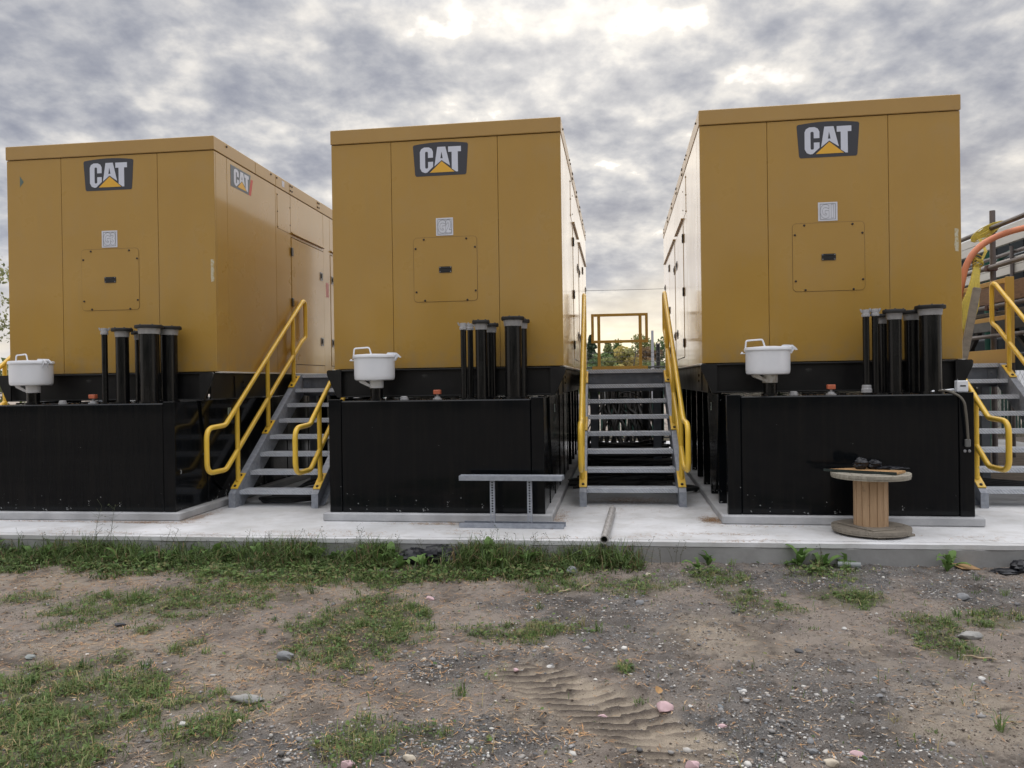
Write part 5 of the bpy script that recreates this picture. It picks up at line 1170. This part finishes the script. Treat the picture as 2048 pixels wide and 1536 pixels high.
lp = thing('lamp_post', 'slim grey post standing behind the fence right of the yellow guard frame', 'post', (px(1306, 44), 44, -.2)); MB().tube([(0, 0, 0), (0, 0, pz(1306, 661, 44) + .2)], [.10, .075], 10).build('pole', mat('grey_pole', (.36, .38, .42), .5), lp)
dp = thing('fence_strut', 'black post standing right of the grey one in front of the trees', 'post', (px(1317, 23), 23, -.2)); MB().tube([(0, 0, 0), (0, 0, pz(1317, 690, 23) + .2)], .06, 8).build('pole', DARKM, dp); MB().lathe([(.07, 0), (.07, .02), (.03, .05)], 8, (0, 0, pz(1317, 690, 23) + .2)).build('post_cap', DARKM, dp)
pwl = thing('power_line', 'single thin power line crossing the gap between the cabinets', 'power line', (0, 40, 0))
pts = [(-14 + 34 * s / 24, 0, 6.62 - .50 * (1 - ((s - 12) / 12) ** 2)) for s in range(25)]
MB().tube(pts, .010, 5).build('wire', DARKM, pwl)
for x in (-14, 20): MB().tube([(x, 0, -.2), (x, 0, 6.8)], [.14, .1], 10).build('pole', BARK, pwl)

# raised scaffold gangway at the right, running away from the camera
sc_ = thing('scaffold', 'raised scaffold gangway with pipe rails and a toe board at the right picture edge', 'scaffold', (6.985, 11.0, 0), -.140)
for y in (-2.1, 0, 2.2, 4.4):
    MB().tube([(0, y, -.18), (0, y, 3.80)], .038, 10).build('upright', RUSTPIPE, sc_); MB().tube([(1.3, y, -.18), (1.3, y, 3.62)], .030, 10).build('upright', RUSTPIPE, sc_)
for x in (-.06, 1.36):
    for z in (2.40, 2.97, 3.53): MB().tube([(x, -2.6, z), (x, 5.2, z)], .034, 10).build('rail_pipe', RUSTPIPE, sc_)
MB().tube([(-.07, -2.6, 1.98), (-.07, 5.2, 1.98)], .030, 8).build('rail_pipe', RUSTPIPE, sc_)
for y in (0, 2.2):
    for z in (2.40, 2.97, 3.53): MB().box(-.10, .05, y - .05, y + .05, z - .045, z + .045, .012).build('clamp', mat('clamp_rust', (.10, .05, .045), .7), sc_)
MB().box(-.025, .012, -2.6, -.01, 2.455, 2.72, .004).build('toe_board', woodm('brown_board', (.25, .15, .085), (.19, .11, .065), (1, 1, 4)), sc_)
MB().box(-.025, .012, .02, 5.2, 2.455, 2.72, .004).build('toe_board', woodm('brown_board_far', (.24, .145, .085), (.18, .105, .065), (1, 1, 4)), sc_)
for k in range(5): MB().box(.06 + .25 * k, .29 + .25 * k, -2.6, 5.2, 2.30, 2.345, .004).build('deck_plank', WOOD_GREY, sc_)
MB().box(.0, .05, -2.6, 5.2, 2.06, 2.22, .004).build('ledger_beam', SKID, sc_)
for y0, z0, y1, z1 in ((2.6, 2.2, .4, .95), (.6, 2.1, 1.5, 1.3), (-.3, 2.15, -1.9, .9)): MB().tube([(.08, y0, z0), (.08, y1, z1)], .045, 4).build('brace', SKID, sc_)
hs = [(6.20, 10.6, 2.30), (6.224, 10.5, 2.64), (6.282, 10.5, 2.916), (6.388, 10.5, 3.108), (6.528, 10.5, 3.237), (6.702, 10.5, 3.331), (6.91, 10.5, 3.404), (7.187, 10.5, 3.47), (7.6, 10.5, 3.46), (8.2, 10.5, 3.2), (8.6, 10.5, 2.4)]
tag(MB().tube(fillet(hs, [.1] * len(hs), False, 3), .043, 12).build('hose', HOSE), 'thick orange hose arching over the scaffold rail at the right', 'hose')
tag(MB().box(-.045, .045, -.028, .028, 0, 1.02, .004).build('leaning_plank', WOOD_GREY), 'grey weathered plank leaning behind the yellow guard rail', 'plank')
lpk = bpy.context.scene.objects['leaning_plank']; lpk.location = (5.845, 9.85, 1.58); lpk.rotation_euler = (-.15, .215, -.3)
rp = MB(); rr = random.Random(12)
R0 = [(6.90, 10.93, 3.60), (6.75, 10.75, 3.45), (6.60, 10.5, 3.26), (6.40, 10.2, 3.08), (6.30, 10.1, 2.93)]
for k in range(15):
    o_ = lambda s: rr.uniform(-s, s)
    a = [(6.93 + o_(.05), 10.92, 3.56 + o_(.05)), (6.70 + o_(.05), 10.9, 3.44 + o_(.06)), (6.62 + o_(.05), 10.9, 3.34 + o_(.03)), (6.86 + o_(.05), 10.9, 3.44 + o_(.04)), (7.12 + o_(.05), 10.92, 3.62 + o_(.03))]
    rp.tube(fillet(a, [.08] * 5, True, 4), .007, 5, True)
for k in range(3):
    rp.tube([(6.72 + .02 * k, 10.9, 3.38), (6.62 + .015 * k, 10.6, 3.15), (6.50 + .01 * k, 10.5, 3.0)], .007, 5)
for k in range(7):
    a = k * .9; rp.tube([(6.46 + .07 * math.cos(t * 1.05 + a), 10.5 + .05 * math.sin(t * 1.05 + a), 2.99 + .05 * math.sin(t * 1.05 + a * .3) - .02 * (k - 3)) for t in range(6)], .008, 5, True)
for k in range(26):
    u = rr.uniform(-1, 1); sp = .13 * u
    rp.tube(fillet([(6.44 + .03 * u, 10.5, 2.95), (6.31 + sp * .6, 10.35, 2.62 + rr.uniform(-.03, .03)), (6.20 + sp * 1.1, 10.3, 2.32), (6.13 + sp * .5, 10.25, 2.08 + rr.uniform(-.08, .03))], [0, .2, .15, 0], False, 4), .012, 5)
rp.tube(fillet([(6.50, 10.5, 2.95), (6.46, 10.5, 2.6), (6.47, 10.5, 2.35), (6.38, 10.4, 2.42)], [0, .1, .06, 0]), .006, 5)
tag(rp.build('rope_hank', ROPE), 'hank of yellow rope tied to the scaffold rail and hanging down', 'rope')

# metal shed with pale fascias behind the scaffold
sh = thing('metal_shed', 'dark open metal shed with long pale fascia boards behind the scaffold', 'shed', (9.6, 15.0, -.2), -.140)
CLAD = mat('shed_cladding', (.045, .052, .056), .85, spec=.1, base2=(.035, .04, .045), nscale=3); FASC = mat('shed_fascia', (.58, .57, .53), .5, base2=(.5, .49, .45), nscale=2, stretch=(1, .2, 1)); GRN = mat('shed_green', (.025, .12, .085), .5)
for (z0, z1) in ((3.90, 4.06), (4.06, 4.22)): MB().box(-.70, -.62, -5, 8, z0 + .003, z1 - .003, .004).build('fascia_board', FASC, sh)
for (z0, z1) in ((3.36, 3.50), (3.50, 3.64)): MB().box(-.70, -.62, -5, 8, z0 + .003, z1 - .003, .004).build('fascia_board', FASC, sh)
for k in range(26): MB().box(.0, 3.0, -4.95 + .5 * k, -4.47 + .5 * k, 4.20, 4.23 + .01 * (k % 2), .003).build('roof_sheet', CLAD, sh)
for k in range(26): MB().box(.02, .05, -4.95 + .5 * k, -4.48 + .5 * k, 1.7, 4.19, .003).build('wall_panel', CLAD, sh)
for z in (2.0, 2.3, 3.12, 3.24, 3.70, 3.78): MB().tube([(-.3, -5, z), (-.3, 8, z)], .022, 6).build('conduit', GALV_D, sh)
for y in (-3, -.6, 1.8, 4.2): MB().tube([(-.45, y, .0), (-.45, y, 4.2)], .05, 8).build('column', GRN if y in (-.6,) else GALV_D, sh)
MB().tube(fillet([(-.5, -1.2, 3.3), (-.5, -1.2, 3.76), (-.5, -1.7, 3.8)], [0, .1, 0]), .045, 8).build('green_pipe', GRN, sh)
# small white hut, pickup and a tank under the scaffold
ht = thing('white_hut', 'small white flat-roofed hut seen under the scaffold', 'hut', (13.2, 21.5, -.2), -.1)
MB().box(-.62, .62, -.5, .5, 0, 2.50, .01).build('hut_wall', mat('hut_white', (.56, .56, .52), .7, base2=(.48, .48, .44), nscale=2), ht); MB().prism([(-.72, 2.50), (.72, 2.50), (.70, 2.58), (0, 2.66), (-.70, 2.58)], -.6, .6, lambda u, v, w: (u, w, v)).build('roof', FASC, ht); MB().box(-.2, .15, -.506, -.499, .1, 1.9, .002).build('door', GALV_D, ht)
tk = thing('parked_truck', 'white parked pickup truck at the right picture edge behind the staircase', 'truck', (16.1, 23.2, -.2), .5)
TW = mat('truck_white', (.62, .63, .65), .25, coat=.6, coat_r=.05); GLS = mat('truck_glass', (.05, .06, .07), .08)
MB().prism([(-2.6, .45), (2.5, .45), (2.6, .7), (2.55, 1.0), (1.25, 1.12), (.65, 1.72), (-.55, 1.74), (-.75, 1.12), (-2.6, 1.1)], -.9, .9, lambda u, v, w: (u, w, v)).build('body', TW, tk)
for s in (-1, 1):
    MB().prism([(1.10, 1.14), (.62, 1.64), (.12, 1.66), (.12, 1.14)], s * .902, s * .906, lambda u, v, w: (u, w, v)).build('side_window', GLS, tk); MB().prism([(.05, 1.14), (.05, 1.66), (-.5, 1.66), (-.62, 1.14)], s * .902, s * .906, lambda u, v, w: (u, w, v)).build('side_window', GLS, tk)
    for x in (-1.6, 1.65):
        wh = MB().lathe([(.2, -.11), (.36, -.11), (.38, -.08), (.38, .08), (.36, .11), (.2, .11)], 20); q = Matrix.Translation((x, s * .82, .38)) @ Matrix.Rotation(PI / 2, 4, 'X'); w2 = MB().add([q @ Vector(v) for v in wh.v], wh.f).build('wheel', RUBBER, tk)
    MB().box(2.50, 2.60, s * .62 - .14, s * .62 + .14, .72, .92, .02).build('headlight', STEELB, tk)
MB().prism([(1.24, 1.135), (.66, 1.725), (.675, 1.735), (1.255, 1.145)], -.78, .78, lambda u, v, w: (u, w, v)).build('windscreen', GLS, tk)
for k, (x, y, s, lab) in enumerate(((6.6, 13.0, 1.0, 'white plastic container under the steps at the right picture edge'), (7.6, 14.1, .9, 'pale plastic container standing beyond the steps at the right'))):
    dr = thing('plastic_drum', lab, 'container', (x, y, -.18)); MB().lathe([(.26, 0), (.30, .02), (.30, .38), (.31, .40), (.30, .42), (.30, .80), (.26, .88), (.10, .90)], 24).build('drum_body', WHITE, dr); MB().lathe([(.06, .90), (.06, .95), (.0, .955)], 12).build('drum_cap', BLKPL, dr); dr.scale = (s, s, s)

# the wood on the far side of the yard, behind the camera: seen only as the dark lower half of what the sheets and tanks mirror
r_g = np.random.default_rng(77); n = 26000; a = r_g.integers(0, 60, n); tx = np.linspace(-48, 48, 60) + r_g.uniform(-.6, .6, 60); ty = r_g.uniform(-34, -27, 60); th = r_g.uniform(5.0, 8.5, 60)
t_ = r_g.random(n) ** .8; rr_ = 1.5 * np.sin(PI * np.clip(.15 + .8 * t_, 0, 1)) * np.sqrt(r_g.random(n)); an = r_g.uniform(0, 2 * PI, n)
c = np.stack([tx[a] + rr_ * np.cos(an), ty[a] + rr_ * np.sin(an), -.1 + th[a] * t_], 1); u = r_g.normal(0, 1, (n, 3)); u /= np.linalg.norm(u, axis=1)[:, None]; v = np.cross(u, r_g.normal(0, 1, (n, 3))); v /= np.linalg.norm(v, axis=1)[:, None]
P = np.stack([c - u * .42, c + v * .30, c + u * .42, c - v * .30], 1); me = np_mesh('woods', P.reshape(-1, 3), (np.arange(n) * 4)[:, None] + np.array([[0, 1, 2, 3]]), 4)
tint(me, np.repeat(np.array(GREEN + OLIVE)[a % 7] * r_g.uniform(.6, 1.2, (n, 1)), 4, 0)); me.materials.append(TREEM); tag(link('woods', me), kind='stuff')
